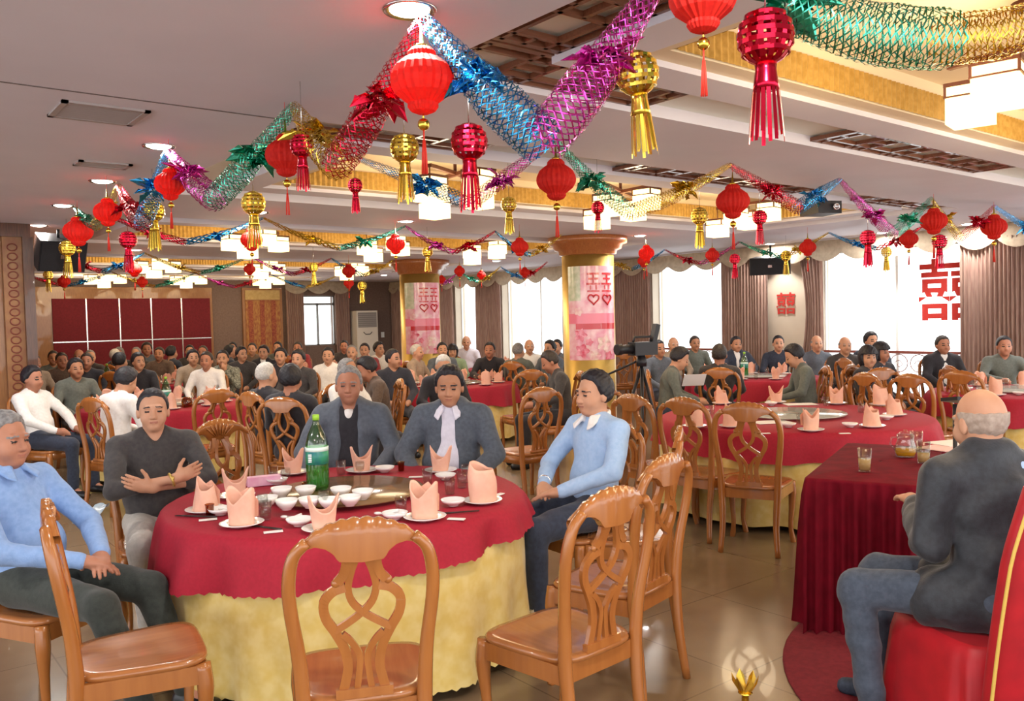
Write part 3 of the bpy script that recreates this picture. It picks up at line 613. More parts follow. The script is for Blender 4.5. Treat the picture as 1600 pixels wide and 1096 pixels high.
# ---------------------------------------------------------------- velvet speaker's table and what is on it
M_VELVET = mat('dark red velvet', '5e0716', .85, 0, '6e0a1c', 12, sheen=.0, bump=.08); M_VELVET.node_tree.nodes['Principled BSDF'].inputs['Specular IOR Level'].default_value = .15; M_VELVET.node_tree.nodes['Principled BSDF'].inputs['Sheen Tint'].default_value = lin('ff5070'); M_VELVET.node_tree.nodes['Principled BSDF'].inputs['Sheen Roughness'].default_value = .3
A = np.array(atz(1259, 747, .8)[:2]); B = np.array(atz(1425, 752, .8)[:2]); ex = (B - A) / np.linalg.norm(B - A); ey = np.array((-ex[1], ex[0])); WX, WY = .55, 1.35
if ey @ np.array(FW) < 0: ey = -ey
ey = np.array((.93, .36)); ey /= np.linalg.norm(ey); ex = np.array((ey[1], -ey[0]))
vt = thing('speaker_table', "small table draped with pleated dark red velvet before the old man in the dark jacket", 'table', (float(A[0]), float(A[1]), 0))
def vp(a, b): return (float(ex[0] * a + ey[0] * b), float(ex[1] * a + ey[1] * b))
m = MB(); m.prism([vp(.02, .02), vp(WX - .02, .02), vp(WX - .02, WY - .02), vp(.02, WY - .02)], .755, .785); m.build('tabletop', M_DWOOD, vt)
for a, b in ((.05, .05), (WX - .05, .05), (WX - .05, WY - .05), (.05, WY - .05)): m = MB(); x, y = vp(a, b); m.box(x - .025, x + .025, y - .025, y + .025, 0, .755); m.build('leg', M_DWOOD, vt)
per = []; 
for (a0, b0, a1, b1) in ((0, 0, WX, 0), (WX, 0, WX, WY), (WX, WY, 0, WY), (0, WY, 0, 0)):
    L = math.hypot(a1 - a0, b1 - b0); n = int(L / .012)
    for i in range(n): per.append((a0 + (a1 - a0) * i / n, b0 + (b1 - b0) * i / n, (b1 - b0) / L, -(a1 - a0) / L))
cx, cy = WX / 2, WY / 2; P = []
for (z, am, ins) in ((.8, 0, .5), (.8, 0, .04), (.797, 0, .012), (.785, .006, 0), (.7, .018, 0), (.55, .026, 0), (.3, .030, 0), (.1, .033, 0), (.012, .036, 0)):
    row = []
    for i, (a, b, nx, ny) in enumerate(per):
        wv = math.sin(i * .62 + .4 * math.sin(i * .11)); o = .012 + am * 1.3 * (1 - 2 * abs(wv) ** .6 + .6 * math.sin(i * .33 + 1) + .5 * math.sin(i * .21 + z)) + (.03 * (1 - z / .8) if z < .78 else 0)
        aa = a + (cx - a) * ins * 2 * (.5 if ins < .5 else 1) + nx * o; bb = b + (cy - b) * ins * 2 * (.5 if ins < .5 else 1) + ny * o; x, y = vp(aa, bb); row.append((x, y, z))
    P.append(row)
m = MB(); m.grid(P, True, True); vc = m.build('velvet_cover', M_VELVET, None, (float(A[0]), float(A[1]), 0)); tag(vc, 'pleated dark red velvet cover hanging to the floor', 'tablecloth')
VZ = .803
def tea_glass(px, py, lb, fill):
    p = atz(px, py, VZ); t = thing('tea_glass', lb, 'glass', (p[0], p[1], VZ))
    MB().lathe([(.03, 0), (.037, .125), (.035, .125), (.028, .008), (1e-5, .007)], 20).build('glass_body', M_GLASS, t); MB().lathe([(.028, .009), (.0325, fill), (1e-5, fill)], 20).build('tea', mat('pale tea', 'c9a46a', .1, alpha=.7), t)
tea_glass(1351, 737, 'tall glass of pale tea at the velvet table front corner', .07); tea_glass(1443, 724, 'glass of tea right of the tea pot on the velvet table', .06); tea_glass(1432, 706, 'glass behind the tea pot on the velvet table', .03)
p = atz(1415, 714, VZ); t = thing('tea_pot', 'squat glass tea pot half full of amber tea on the velvet table', 'tea pot', (p[0], p[1], VZ), face(0))
MB().lathe([(.05, 0), (.062, .03), (.055, .07), (.045, .1), (.048, .13), (.045, .13), (.042, .1), (.052, .07), (.058, .03), (1e-5, .006)], 24).build('glass_body', M_GLASS, t); MB().lathe([(.048, .008), (.057, .03), (.054, .05), (1e-5, .05)], 24).build('tea', mat('amber tea liquid', 'e0a020', .1, alpha=.8), t)
MB().tube([(.045, 0, .115), (.08, 0, .115), (.09, 0, .08), (.06, 0, .04)], .006, 8).build('handle', M_GLASS, t); MB().lathe([(.046, .131), (.03, .145), (.01, .15), (.01, .16), (1e-5, .162)], 20).build('lid', M_GLASS, t)
for (px, py, lb, c, a) in ((1475, 700, 'pink paper sheets beside the old man on the velvet table', 'f0c4c0', 30), (1490, 694, 'open white booklet beside the old man', 'efe6e2', 20)):
    p = atz(px, py, VZ); put(MB().box(-.14, .14, -.1, .1, 0, .004).mesh('paper', mat('paper ' + c, c, .7)), 'paper_sheet', p, lb, 'paper', None, face(a), VZ + (.005 if 'booklet' in lb else 0))
p = atd(1505, 628, 4.9); t = thing('reading_stand', 'thin black reading stand to the left of the bald man head', 'stand', (p[0], p[1], 0), face(10))
m = MB(); m.add([(-.16, -.02, p[2] - .015), (.16, .02, p[2] + .03), (.16, .16, p[2] + .05), (-.16, .12, p[2] + .005), (-.16, -.02, p[2] - .035), (.16, .02, p[2] + .01), (.16, .16, p[2] + .03), (-.16, .12, p[2] - .015)], [(0, 1, 2, 3), (7, 6, 5, 4), (0, 4, 5, 1), (1, 5, 6, 2), (2, 6, 7, 3), (3, 7, 4, 0)]); m.build('desk_plate', M_BLACK, t)
MB().cyl((.13, .1, 0), (.13, .1, p[2]), .012).build('pole', M_BLACK, t); MB().lathe([(.13, 0), (.13, .015), (.02, .03)], 20, (.13, .1, 0)).build('base', M_BLACK, t)
# round red carpet under the old man
C0 = atz(1500, 1130, 0); MB().lathe([(1.43, 0), (1.43, .008), (1.42, .01)], 72, (0, 0, 0)).build('carpet', mat('red carpet', '7a1c26', .95, 0, '6c1620', 40, bump=.2, bscale=300), None, (4.3, 1.2, .001))
tag(bpy.data.objects['carpet'], 'round-edged dark red carpet under the velvet table', 'carpet')
# golden flower stand peeking in at the bottom edge
p = atz(1165, 1120, .0); t = thing('gold_ornament', 'small gilt ornament with upright petals at the bottom edge by the carpet', 'ornament', (p[0], p[1], 0)); gm = mat('gilt', 'e0b84a', .25, 1)
MB().lathe([(.05, 0), (.05, .02), (.015, .04), (.015, .09), (.03, .1)], 16).build('foot', gm, t)
for k in range(6):
    a = k * PI / 3; MB().add([(.015 * math.cos(a) - .015 * math.sin(a), .015 * math.sin(a) + .015 * math.cos(a), .095), (.015 * math.cos(a) + .015 * math.sin(a), .015 * math.sin(a) - .015 * math.cos(a), .095), (.05 * math.cos(a) + .018 * math.sin(a), .05 * math.sin(a) - .018 * math.cos(a), .15), (.055 * math.cos(a), .055 * math.sin(a), .18), (.05 * math.cos(a) - .018 * math.sin(a), .05 * math.sin(a) + .018 * math.cos(a), .15)], [(0, 1, 2, 3, 4)]).build('petal', gm, t)
# ---------------------------------------------------------------- empty chairs (people's chairs come with the people)
def chair_px(px, py, aim, label, far, d=None, dz=1.055):
    p = atz(px, py, dz) if d is None else atd(px, py, d)
    rz = toward(p, aim) if hasattr(aim, '__len__') else face(aim)
    x = p[0] - math.sin(rz) * .28; y = p[1] + math.cos(rz) * .28; return chair(x, y, rz, label, far)     # pixel marks the crest
chair_px(70, 785, 118, 'carved wooden chair at the lower left corner, its seat toward the front table', False)
chair_px(563, 812, T1, 'light wooden chair with pierced splat, back to us, front and centre', False)
chair_px(960, 764, (2.06, 3.1), 'carved orange brown chair nearest on the right of the front table', False)
chair_px(1044, 712, (2.55, 3.6), 'carved chair second on the right of the front table, just behind the nearest', False)
chair_px(1063, 668, (2.6, 4.2), 'carved chair third on the right, seen nearly edge-on', False)
chair_px(340, 657, (2.2, 4.3), 'empty carved chair between the man with crossed arms and the grey haired man', False)
chair_px(985, 617, (5.6, 4.6), 'carved chair left of the second table, below the camera tripod', False)
chair_px(1066, 622, T2, 'carved chair at the left near side of the second table', False)
chair_px(1165, 630, T2, 'carved chair at the near side of the second table, beside the velvet table', False)
chair_px(340, 609, T4, 'carved chair at the near side of the table behind the man with crossed arms', True)
chair_px(830, 578, 200, 'upright carved chair right of the man in the grey suit, beyond the empty row', True)
chair_px(848, 606, 215, 'low carved chair directly behind the man in light blue, left', True)
chair_px(935, 604, 170, 'carved chair behind the man in light blue, right, before the column', True)
chair_px(1350, 583, T6, 'carved chair left of the bald man head, at the window table near side', True)
chair_px(1421, 585, T6, 'carved chair second from the left at the window table near side', True)
chair_px(1378, 575, 190, 'carved chair crest between two near chairs of the window table', True)
chair_px(1500, 580, T6, 'carved chair third at the window table near side, left of the bald head', True)
chair_px(1482, 572, T6, 'carved chair behind the third one at the window table', True)
chair_px(1318, 560, 100, 'round-crested carved chair beside the woman with black bob', True)
chair_px(1009, 548, 190, 'tall carved chair right behind the tripod', True); chair_px(975, 550, 185, 'carved chair behind the tripod, left', True)
chair_px(445, 556, 185, 'carved chair farther back at the left, beside the white haired man in dark jacket', True); chair_px(385, 565, 150, 'carved chair left of the white haired man in dark jacket', True)
chair_px(290, 560, 170, 'carved chair in the left background beyond the second row', True)
def ceil_at(u, v):
    for a, b in TR:
        if TU[0] < u < TU[1] and a < v < b:
            e = min(u - TU[0], TU[1] - u, v - a, b - v); return 2.87 if e < .43 else 2.8 if e < .68 else 2.83 if e < .8 else 3.06
    return CZ
# ---------------------------------------------------------------- ceiling lattices
M_LAT = grain_mat('lattice wood', '6b3f2a', '7d4c34', .45, 0)
def lattice(u0, u1, v0, v1, label, L=None):
    t = thing('ceiling_lattice', label, 'lattice', (u0, v0, CZ + .045), 0, 'fretwork ceiling lattices'); W, H = u1 - u0, v1 - v0; h = .026
    def b(x0, y0, x1, y1, wd=.024):
        m = MB(); m.bar((x0, y0, 0), (x1, y1, 0), wd, h); m.build('lattice_bar', M_LAT, t)
    for (x0, y0, x1, y1) in ((0, 0, W, 0), (0, H, W, H), (0, 0, 0, H), (W, 0, W, H)): b(x0, y0, x1, y1, .04)
    horiz = W >= H; Lg, S = (W, H) if horiz else (H, W); n = max(1, round(Lg / .46)); p = Lg / n
    def g(a, c, d, e): b(*((a, c, d, e) if horiz else (c, a, e, d)))
    g(0, S * .22, Lg, S * .22); g(0, S * .78, Lg, S * .78)
    for k in range(n):
        o = k * p
        for f in (.2, .8): g(o + p * f, 0, o + p * f, S)
        if k: g(o, 0, o, S * .22); g(o, S * .78, o, S)
        g(o, S * .5, o + p * .2, S * .5); g(o + p * .8, S * .5, o + p, S * .5)
    return t
lattice(2.13, 2.56, 1.9, 2.84, 'dark fretwork lattice at the top, left arm of the corner by the pink garland')
lattice(2.13, 3.58, 2.9, 3.33, 'dark fretwork lattice at the top, right arm of the corner by the pink garland')
lattice(5.3, 7.75, 2.9, 3.33, 'long dark fretwork lattice at the upper right, below the gold wave border')
lattice(4.95, 7.4, 4.45, 4.88, 'long fretwork lattice in the middle, above the row of lit lamps'); lattice(8.5, 10.0, 4.45, 4.88, 'short fretwork lattice at the right, behind the red lanterns')
lattice(2.13, 3.5, 4.45, 4.88, 'fretwork lattice behind the gold and red garlands on the left')
# ---------------------------------------------------------------- downlights
def downlight(u, v, label, e=14, power=18):
    t = thing('downlight', label, 'downlight', (u, v, CZ), 0, 'recessed ceiling downlights')
    MB().lathe([(.075, -.001), (.095, -.008), (.1, -.004), (.1, 0)], 24).build('trim_ring', M_CHROME, t)
    MB().lathe([(.074, -.004), (.05, -.014), (1e-5, -.018)], 20).build('lamp', mat('lit downlight', 'fff6ec', .5, emit=e), t)
    ld = bpy.data.lights.new('downlight', 'AREA'); ld.shape = 'DISK'; ld.size = .16; ld.energy = power; ld.color = (1, .95, .88); lo = bpy.data.objects.new('downlight_lamp', ld); COL.objects.link(lo); lo.parent = t; lo.location = (0, 0, -.03)
for (px, py, lb) in ((640, 15, 'brightest downlight at the top, above the big red lantern'), (248, 228, 'bright downlight above the second row lantern on the left'), (160, 283, 'third bright downlight in the left row'), (98, 321, 'fourth bright downlight in the left row'), (60, 352, 'fifth downlight in the left row, by the dark post'),
                     (635, 352, 'downlight over the lantern between the lit lamp rows'), (405, 339, 'downlight above the lantern hanging left of centre'), (211, 392, 'small downlight in the far left background'), (775, 392, 'downlight in the far soffit left of the nearer column'), (1000, 372, 'downlight just right of the nearer column capital'),
                     (1205, 381, 'downlight above the hanging speaker'), (1512, 350, 'downlight at the far right between two lanterns'), (1430, 368, 'downlight over the wide right window'), (690, 420, 'downlight right of the farther column'), (600, 430, 'tiny downlight left of the farther column')):
    p = atz(px, py, CZ)
    if TU[0] < p[0] < TU[1]:
        v = min([8.3, 13.05, 17.7, 3.9], key=lambda q: abs(q - p[1])); p = (p[0] * v / p[1], v)
    downlight(min(p[0], 12.0), p[1], lb)
p = atz(347, 263, CZ); downlight(2.25, 6.1, 'downlight in the white recess right of the left row') if False else None
for k, (u, v) in enumerate(((-1.5, 1.0), (1.65, 1.1), (-1.5, 4.2), (.2, -1.2), (3.6, -1.2), (7, -1.2), (10.8, 1.0), (10.8, 3.0))): downlight(u, v, 'added fill downlight out of view, ' + ('left of the photographer', 'just ahead of the photographer', 'over the left aisle', 'behind the photographer', 'behind the photographer to the right', 'behind the old man to the right', 'near the right windows, closest', 'near the right windows, second')[k], 14, 22)  # unseen downlights, added to brighten the near part of the room
# ---------------------------------------------------------------- box-lamp chandeliers in the trays
M_SHADE = mat('lit paper shade', 'ffdf9c', .6, emit=1.9); M_SHBAR = mat('shade wood strip', '5c3220', .5)
def chandelier(u, v, label, z=2.62, big=.5, spots=None):
    t = thing('chandelier', label, 'chandelier', (u, v, z), .2, 'box lamp chandeliers'); f = M_SHBAR
    q = MB(); q.cyl((0, 0, .3), (0, 0, 3.06 - z), .015); q.build('hanging_rod', f, t); MB().lathe([(.07, 3.03 - z), (.07, 3.06 - z)], 16).build('ceiling_rose', f, t)
    spots = spots or [(-big, -.12, 0), (big, .12, .04), (-.1, -big * .85, .06), (.1, big * .85, -.05)]
    q = MB(); q.bar((-big, -.12, .29), (big, .12, .29), .035, .03); q.bar((-.1, -big * .85, .28), (.1, big * .85, .28), .035, .03); q.build('cross_frame', f, t)
    for (x, y, dz) in spots:
        s = .095; sh = ob('lamp_shade', ME_SHADE, t, (x, y, dz)); ob('shade_frame', ME_SHFR, sh); MB().cyl((x, y, dz + .19), (x, y, .29), .006, n=6).build('drop_rod', f, t)
s = .098; ME_SHADE = MB().add([(-s, -s, 0), (s, -s, 0), (s, s, 0), (-s, s, 0), (-s, -s, .19), (s, -s, .19), (s, s, .19), (-s, s, .19)], [(3, 2, 1, 0), (4, 5, 6, 7), (0, 1, 5, 4), (1, 2, 6, 5), (2, 3, 7, 6), (3, 0, 4, 7)]).mesh('lamp_shade', M_SHADE)
q = MB()
for z in (.135, .195):
    for a, b in (((-s, -s), (s, -s)), ((s, -s), (s, s)), ((s, s), (-s, s)), ((-s, s), (-s, -s))): q.bar((a[0] * 1.03, a[1] * 1.03, z), (b[0] * 1.03, b[1] * 1.03, z), .01, .008 if z < .19 else .02)
for x in (-s, s):
    for y in (-s, s): q.bar((x, y, .13), (x, y, .2), .012, .012)
ME_SHFR = q.mesh('shade_frame', M_SHBAR)
CH = [(712, 300, 1, 'nearest lit chandelier left of centre, behind the red foil drop'), (970, 315, 1, 'lit chandelier right of centre, behind the green star burst'), (1160, 345, 1, 'lit chandelier behind the scalloped lantern on the right'), (400, 373, 2, 'lit chandelier in the second tray, left'), (600, 378, 2, 'lit chandelier in the second tray, above the centre lantern'), (757, 384, 2, 'lit chandelier in the second tray, left of the column capital'),
      (245, 410, 3, 'lit chandelier in the third tray, far left'), (415, 412, 3, 'lit chandelier in the third tray, left of centre'), (550, 412, 3, 'lit chandelier in the third tray, centre'), (165, 432, 4, 'lit chandelier in the last tray, far left'), (295, 433, 4, 'lit chandelier in the last tray, above the red panels'), (420, 433, 4, 'lit chandelier in the last tray, right of the red panels')]
TRC = [sum(x) / 2 for x in TR]
for px, py, k, lb in CH:
    p = atv(px, py, TRC[k]); chandelier(p[0], p[1], lb, 2.62 if k == 1 else 2.6, .42 if k < 3 else .36)
p = atd(1590, 90, 3.6); chandelier(4.35, 1.62, 'large lit box lamps cut by the top right corner', 2.58, .42, [(-.1, .1, 0), (.12, -.08, -.12), (.3, .3, .02), (-.35, -.25, .02), (.35, -.3, -.05)])
for k, (v, us) in enumerate(((1.76, (6.6, 8.6)), )):
    for u in us: chandelier(u, v, 'box lamp chandelier beyond the right edge, ' + ('nearer one' if u < 7 else 'farther one'), 2.58)
for k, v in enumerate(TRC):      # the lamps' own warm light, hung inside each chandelier row
    for u in (4.0, 6.1, 8.1):
        ld = bpy.data.lights.new('chandelier_glow', 'POINT'); ld.energy = 24; ld.color = (1, .80, .54); ld.shadow_soft_size = .3; lo = bpy.data.objects.new('chandelier_glow', ld); COL.objects.link(lo); lo.location = (u, v, 2.5)
# ---------------------------------------------------------------- red paper lanterns
PROF = [(.02, .118), (.036, .115), (.05, .1), (.052, .084), (.068, .074), (.098, .05), (.112, .02), (.115, 0), (.112, -.02), (.098, -.046), (.07, -.068), (.054, -.08), (.056, -.092), (.044, -.108), (.02, -.118)]
ME_LAN = MB().lathe(PROF, 44, flute=.085).mesh('lantern_body', M_LANTERN); ME_LAN.polygons.foreach_set('use_smooth', [False] * len(ME_LAN.polygons))
ME_LCAP = MB().lathe([(.022, .112), (.024, .124), (.008, .13), (.003, .2)], 12).mesh('top_cap', M_GOLDFOIL)
q = MB(); q.ball((0, 0, -.155), .022, 12, 8); q.cyl((0, 0, -.112), (0, 0, -.14), .003); ME_LBEAD = q.mesh('bead', M_GOLDFOIL)
q = MB(); q.cyl((0, 0, -.175), (0, 0, -.215), .003)
for k in range(9): a = k * .7; q.tube([(.003 * math.cos(a), .003 * math.sin(a), -.21), (.007 * math.cos(a), .007 * math.sin(a), -.26), (.01 * math.cos(a), .01 * math.sin(a), -.33)], .0025, 4)
ME_LTAS = q.mesh('tassel', mat('red silk', 'd8301f', .6))
def lantern(px, py, wpx, label, z=None, d=None):
    p = atz(px, py, 2.53) if d is None else atd(px, py, d); dep = FW[0] * p[0] + FW[1] * p[1]; sc = max(.6, min(1.3, wpx * dep / FOC / .23)); zz = min(p[2], CZ - .125 * sc - .01)
    t = thing('paper_lantern', label, 'lantern', (p[0], p[1], zz), random.random() * 3, 'red paper lanterns'); t.scale = (sc,) * 3
    ob('lantern_body', ME_LAN, t); ob('top_cap', ME_LCAP, t); ob('bead', ME_LBEAD, t); ob('tassel', ME_LTAS, t)
    MB().cyl((0, 0, .19), (0, 0, max(.2, (ceil_at(p[0], p[1]) - zz) / sc)), .0015, n=5).build('hanging_string', mat('red silk', 'd8301f', .6), t)
for a in ((660, 126, 100, 'largest red lantern in full view, under the brightest downlight'), (1098, -4, 105, 'red lantern cut by the top edge with a green-beaded tassel', 2.55), (447, 243, 64, 'red lantern half hidden by a red foil drop, left of centre'), (266, 288, 48, 'red lantern beside purple foil on the left'), (168, 332, 42, 'red lantern third in the left row'), (122, 362, 44, 'red lantern before the black speaker on the left'),
          (869, 281, 62, 'scalloped red lantern right of the big pink garland'), (1145, 315, 52, 'scalloped red lantern before the lit lamps on the right'), (1459, 346, 40, 'red lantern over the wide right window'), (1553, 355, 38, 'rightmost red lantern, near the right edge'), (1420, 374, 28, 'lower red lantern left of the one over the right window'),
          (393, 375, 34, 'red lantern between the lit lamps left of centre'), (618, 382, 30, 'red lantern in the middle between lit lamps'), (545, 424, 21, 'small red lantern below the lamps in the middle'), (545, 443, 16, 'tiny red lantern left of the farther column'), (390, 421, 18, 'tiny red lantern among the far lamps'), (210, 421, 23, 'small red lantern on the far left'), (222, 441, 17, 'tiny red lantern before the red wall panels'), (100, 440, 19, 'tiny red lantern by the dark post'), (812, 386, 28, 'red lantern left of the column capital'), (820, 426, 16, 'small red lantern left of the nearer column, low'), (718, 424, 17, 'small red lantern right of the farther column'), (752, 430, 14, 'tiny red lantern between the columns'), (690, 437, 13, 'tiny red lantern touching the farther column'), (1010, 396, 25, 'red lantern right of the nearer column'), (1006, 408, 20, 'red lantern just under another right of the nearer column'), (1113, 399, 22, 'red lantern over the middle window'), (1262, 387, 26, 'red lantern right of the hanging speaker')):
    lantern(*a[:4], d=a[4] if len(a) > 4 else None)
# ---------------------------------------------------------------- foil garlands
def net(m, P, R, nh=9, turns=3.0, w=.09, jit=0.):
    P = [np.array(p, float) for p in P]; k = len(P); fr = []; nrm = np.array((0, 0, 1.))
    for i in range(k):
        t = P[min(k - 1, i + 1)] - P[max(0, i - 1)]; t /= np.linalg.norm(t) + 1e-9; x = nrm - t * (nrm @ t)
        if np.linalg.norm(x) < .2: x = np.array((1., 0, 0)) - t * t[0]
        x /= np.linalg.norm(x); nrm = x; fr.append((x, np.cross(t, x), t))
    for sgn in (-1, 1):
        for h in range(nh):
            vs = []
            for i in range(k):
                s = i / (k - 1); a = 2 * PI * h / nh + sgn * turns * 2 * PI * s; x, y, t = fr[i]; r = R[i]
                for da in (-w, w):
                    vs.append(P[i] + (r + .004 * math.sin(9 * a + h)) * (math.cos(a + da) * x + math.sin(a + da) * y))
            m.add(vs, [(2 * i, 2 * i + 1, 2 * i + 3, 2 * i + 2) for i in range(k - 1)])
def burst(m, c, r, n=9, seed=0, axis=(0, 0, 1)):
    rn = random.Random(seed); c = np.array(c, float)
    for i in range(n):
        a = 2 * PI * i / n + rn.random() * .4; el = rn.uniform(-.7, .7); d = np.array((math.cos(a) * math.cos(el), math.sin(a) * math.cos(el), math.sin(el))); s = np.cross(d, (rn.uniform(-1, 1), rn.uniform(-1, 1), 1)); s /= np.linalg.norm(s); u = np.cross(s, d); L = r * rn.uniform(.75, 1.15); W = r * .26
        p = lambda f, g, h=0: c + d * L * f + s * W * g + u * W * h
        m.add([p(.1, 0), p(.35, .9, .3), p(.5, .7, .2), p(.65, 1.0, .4), p(.78, .5, .2), p(1, 0, -.2), p(.78, -.5, .2), p(.65, -1.0, .4), p(.5, -.7, .2), p(.35, -.9, .3)], [(0, 1, 2, 3, 4, 5), (0, 5, 6, 7, 8, 9)])
def strand(a, b, col, label, R=.075, sag=.1, near=True, bp=.45, br=.15, r0=.35, r1=1.0):   # a at the ceiling, b at the low end
    a = np.array(a, float); b = np.array(b, float); k = 40 if near else 12; P = []; RR = []
    for i in range(k):
        s = i / (k - 1); p = a + (b - a) * s; p[2] -= sag * math.sin(PI * s); P.append(p); RR.append(R * (r0 + (r1 - r0) * min(1, s * 1.6)))
    t = thing('foil_garland', label, 'garland', tuple(a), 0, 'foil garlands')
    loc = [tuple(p - a) for p in P]; m = MB(); net(m, loc, RR, 12 if near else 6, np.linalg.norm(b - a) / (.34 if near else .5), .055 if near else .16); m.build('net_tube', FOIL[col], t)
    if br:
        m = MB(); burst(m, loc[int(k * bp)], br, 12 if near else 9, len(label)); burst(m, loc[int(k * bp)], br * .7, 8, len(label) + 3); m.build('leaf_burst', FOIL[col], t)
def ap(px, py): return np.array(atz(px, py, CZ - .03))
def mid(a, b, px, py):
    d = sum(FW[i] * (a[i] + b[i]) / 2 for i in (0, 1)); p = np.array(atd(px, py, d)); p[2] = min(p[2], CZ - .1); return p
def pair(a, b, sx, sy, ca, cb, la, lb, near=True, **kw):
    s = mid(a, b, sx, sy); strand(a, s, ca, la, near=near, **kw); strand(b, s, cb, lb, near=near, **kw)
A0, A1, A2, A3, A4, A5 = ap(1035, -40), ap(662, 30), ap(460, 165), ap(262, 235), ap(185, 290), ap(118, 326)
pair(A0, A1, 848, 222, 'pink', 'blue', 'large pink foil net garland sweeping up to the top edge', 'large blue foil net garland right of the biggest lantern', R=.085, sag=.02)
pair(A1, A2, 527, 258, 'red', 'gold', 'red foil garland left of the biggest lantern', 'gold foil garland behind the second lantern', R=.07, sag=.02)
pair(A2, A3, 335, 312, 'green', 'pink', 'green foil garland on the left, between two lanterns', 'purple pink foil garland beside the left lantern', R=.07, sag=.02)
pair(A3, A4, 222, 350, 'blue', 'red', 'blue foil garland with shiny leaves on the left', 'red foil garland behind the third left lantern', R=.06, sag=.02)
pair(A4, A5, 150, 352, 'gold', 'green', 'thin gold foil garland on the far left', 'green foil garland near the black speaker', R=.045, sag=.02, br=.09)
G0 = np.array(atd(1215, 5, 2.75)); G1 = np.array(atd(1476, 62, 2.95)); G2 = np.array(atd(1680, -20, 3.1)); G0[2] = min(G0[2], 2.72); G2[2] = min(G2[2], 2.74)
strand(G0, G1, 'green', 'large green foil net garland at the top right', R=.1, sag=.03, bp=.06, br=.16, r0=.7); strand(G2, G1, 'gold', 'gold foil net garland around the top right box lamps', R=.085, sag=.03, br=0, r0=.8)
Bm, B0, B1, B2, B3, B4, B5 = ap(560, 248), ap(866, 218), ap(1140, 258), ap(1312, 281), ap(1455, 310), ap(1553, 322), ap(1660, 338)
pair(Bm, B0, 735, 318, 'blue', 'pink', 'thin blue foil garland below the gold and red ones', 'thin pink foil garland with star burst, centre', R=.05, sag=.0, br=.13, bp=.6)
pair(B0, B1, 985, 332, 'green', 'gold', 'thin green foil garland before the lit lamps', 'gold foil garland left of the scalloped lantern', R=.055, sag=.03, br=.13)
pair(B1, B2, 1247, 325, 'red', 'blue', 'red foil garland right of the scalloped lantern', 'dark blue foil garland above the projector', R=.055, sag=.0, br=.12, bp=.6)
pair(B2, B3, 1395, 366, 'pink', 'green', 'purple red foil garland hanging right of the projector', 'green foil garland left of the right window lantern', R=.055, sag=.02, br=.13, bp=.6)
pair(B3, B4, 1500, 372, 'gold', 'red', 'gold foil garland over the right window', 'red foil garland beside the rightmost lantern', R=.045, sag=.02, br=.12)
strand(B4, B5 + np.array((0, 0, -.3)), 'blue', 'dark blue foil garland at the right edge', R=.05, sag=.05)
cl = ['red', 'blue', 'gold', 'green', 'pink']
def row(pts, lb, R=.035):
    for i in range(len(pts) - 1):
        a = np.array(pts[i]); b = np.array(pts[i + 1]); s = (a + b) / 2; s[2] -= .28
        strand(a, s, cl[(i * 2) % 5], '%s foil garland %s, span %s' % (cl[(i * 2) % 5], lb, 'ABCDEFGHIJ'[i] if False else ('first', 'second', 'third', 'fourth', 'fifth', 'sixth', 'seventh', 'eighth')[i]), R=R, sag=.03, near=False, br=.12, bp=.6)
        strand(b, s, cl[(i * 2 + 1) % 5], '%s foil garland %s, %s span' % (cl[(i * 2 + 1) % 5], lb, ('first', 'second', 'third', 'fourth', 'fifth', 'sixth', 'seventh', 'eighth')[i]), R=R, sag=.03, near=False, br=.12, bp=.6)
row([(u, 8.5, CZ - .03) for u in (1.9, 3.5, 5.2, 6.5, 7.6)], 'along the soffit before the nearer column'); row([(u, 13.2, CZ - .03) for u in (2.4, 3.6, 5.2, 6.6, 7.8)], 'along the farther soffit')
row([(10.9, v, CZ - .03) for v in (5.2, 6.6, 8.1, 9.6, 11.1)], 'along the window soffit'); row([(10.9, v, CZ - .03) for v in (12.6, 14.1, 15.6, 17.1)], 'along the far end of the window soffit'); row([(u, 17.7, CZ - .03) for u in (2.6, 4.2, 5.8, 7.4, 9.0)], 'before the red wall panels')
# foil drops: ball, neck and fringe
def drop_meshes(col):
    m = MB()
    for k in range(14):
        a = 2 * PI * k / 14; pts = [(.062 * math.sin(f) * math.cos(a), .062 * math.sin(f) * math.sin(a), .065 * math.cos(f)) for f in np.linspace(.05, PI - .35, 10)]; m.tube(pts, 1, flat=(.012, .002), ref=(0, 0, 1) if False else None)
    for z in (-.035, -.015, .005, .025, .045): r = .0635 * math.sqrt(max(.05, 1 - (z / .065) ** 2)); m.tube([(r * math.cos(x), r * math.sin(x), z) for x in np.linspace(0, 2 * PI, 21)[:-1]], 1, flat=(.003, .011), closed=True, ref=(0, 0, 1))
    b = m.mesh('foil_ball', FOIL[col]); m = MB().lathe([(.026, -.055), (.024, -.075), (.028, -.105), (.030, -.12)], 16); n = m.mesh('foil_neck', FOIL[col]); m = MB()
    for k in range(16):
        a = 2 * PI * k / 16; c, s = math.cos(a), math.sin(a); w = .0045; m.add([(.03 * c - w * s, .03 * s + w * c, -.12), (.03 * c + w * s, .03 * s - w * c, -.12), (.04 * c + w * s, .04 * s - w * c, -.22 - .01 * (k % 3)), (.04 * c - w * s, .04 * s + w * c, -.22 - .01 * (k % 3))], [(0, 1, 2, 3)])
    return b, n, m.mesh('fringe', FOIL[col])
DROP = {c: drop_meshes(c) for c in ('gold', 'red')}
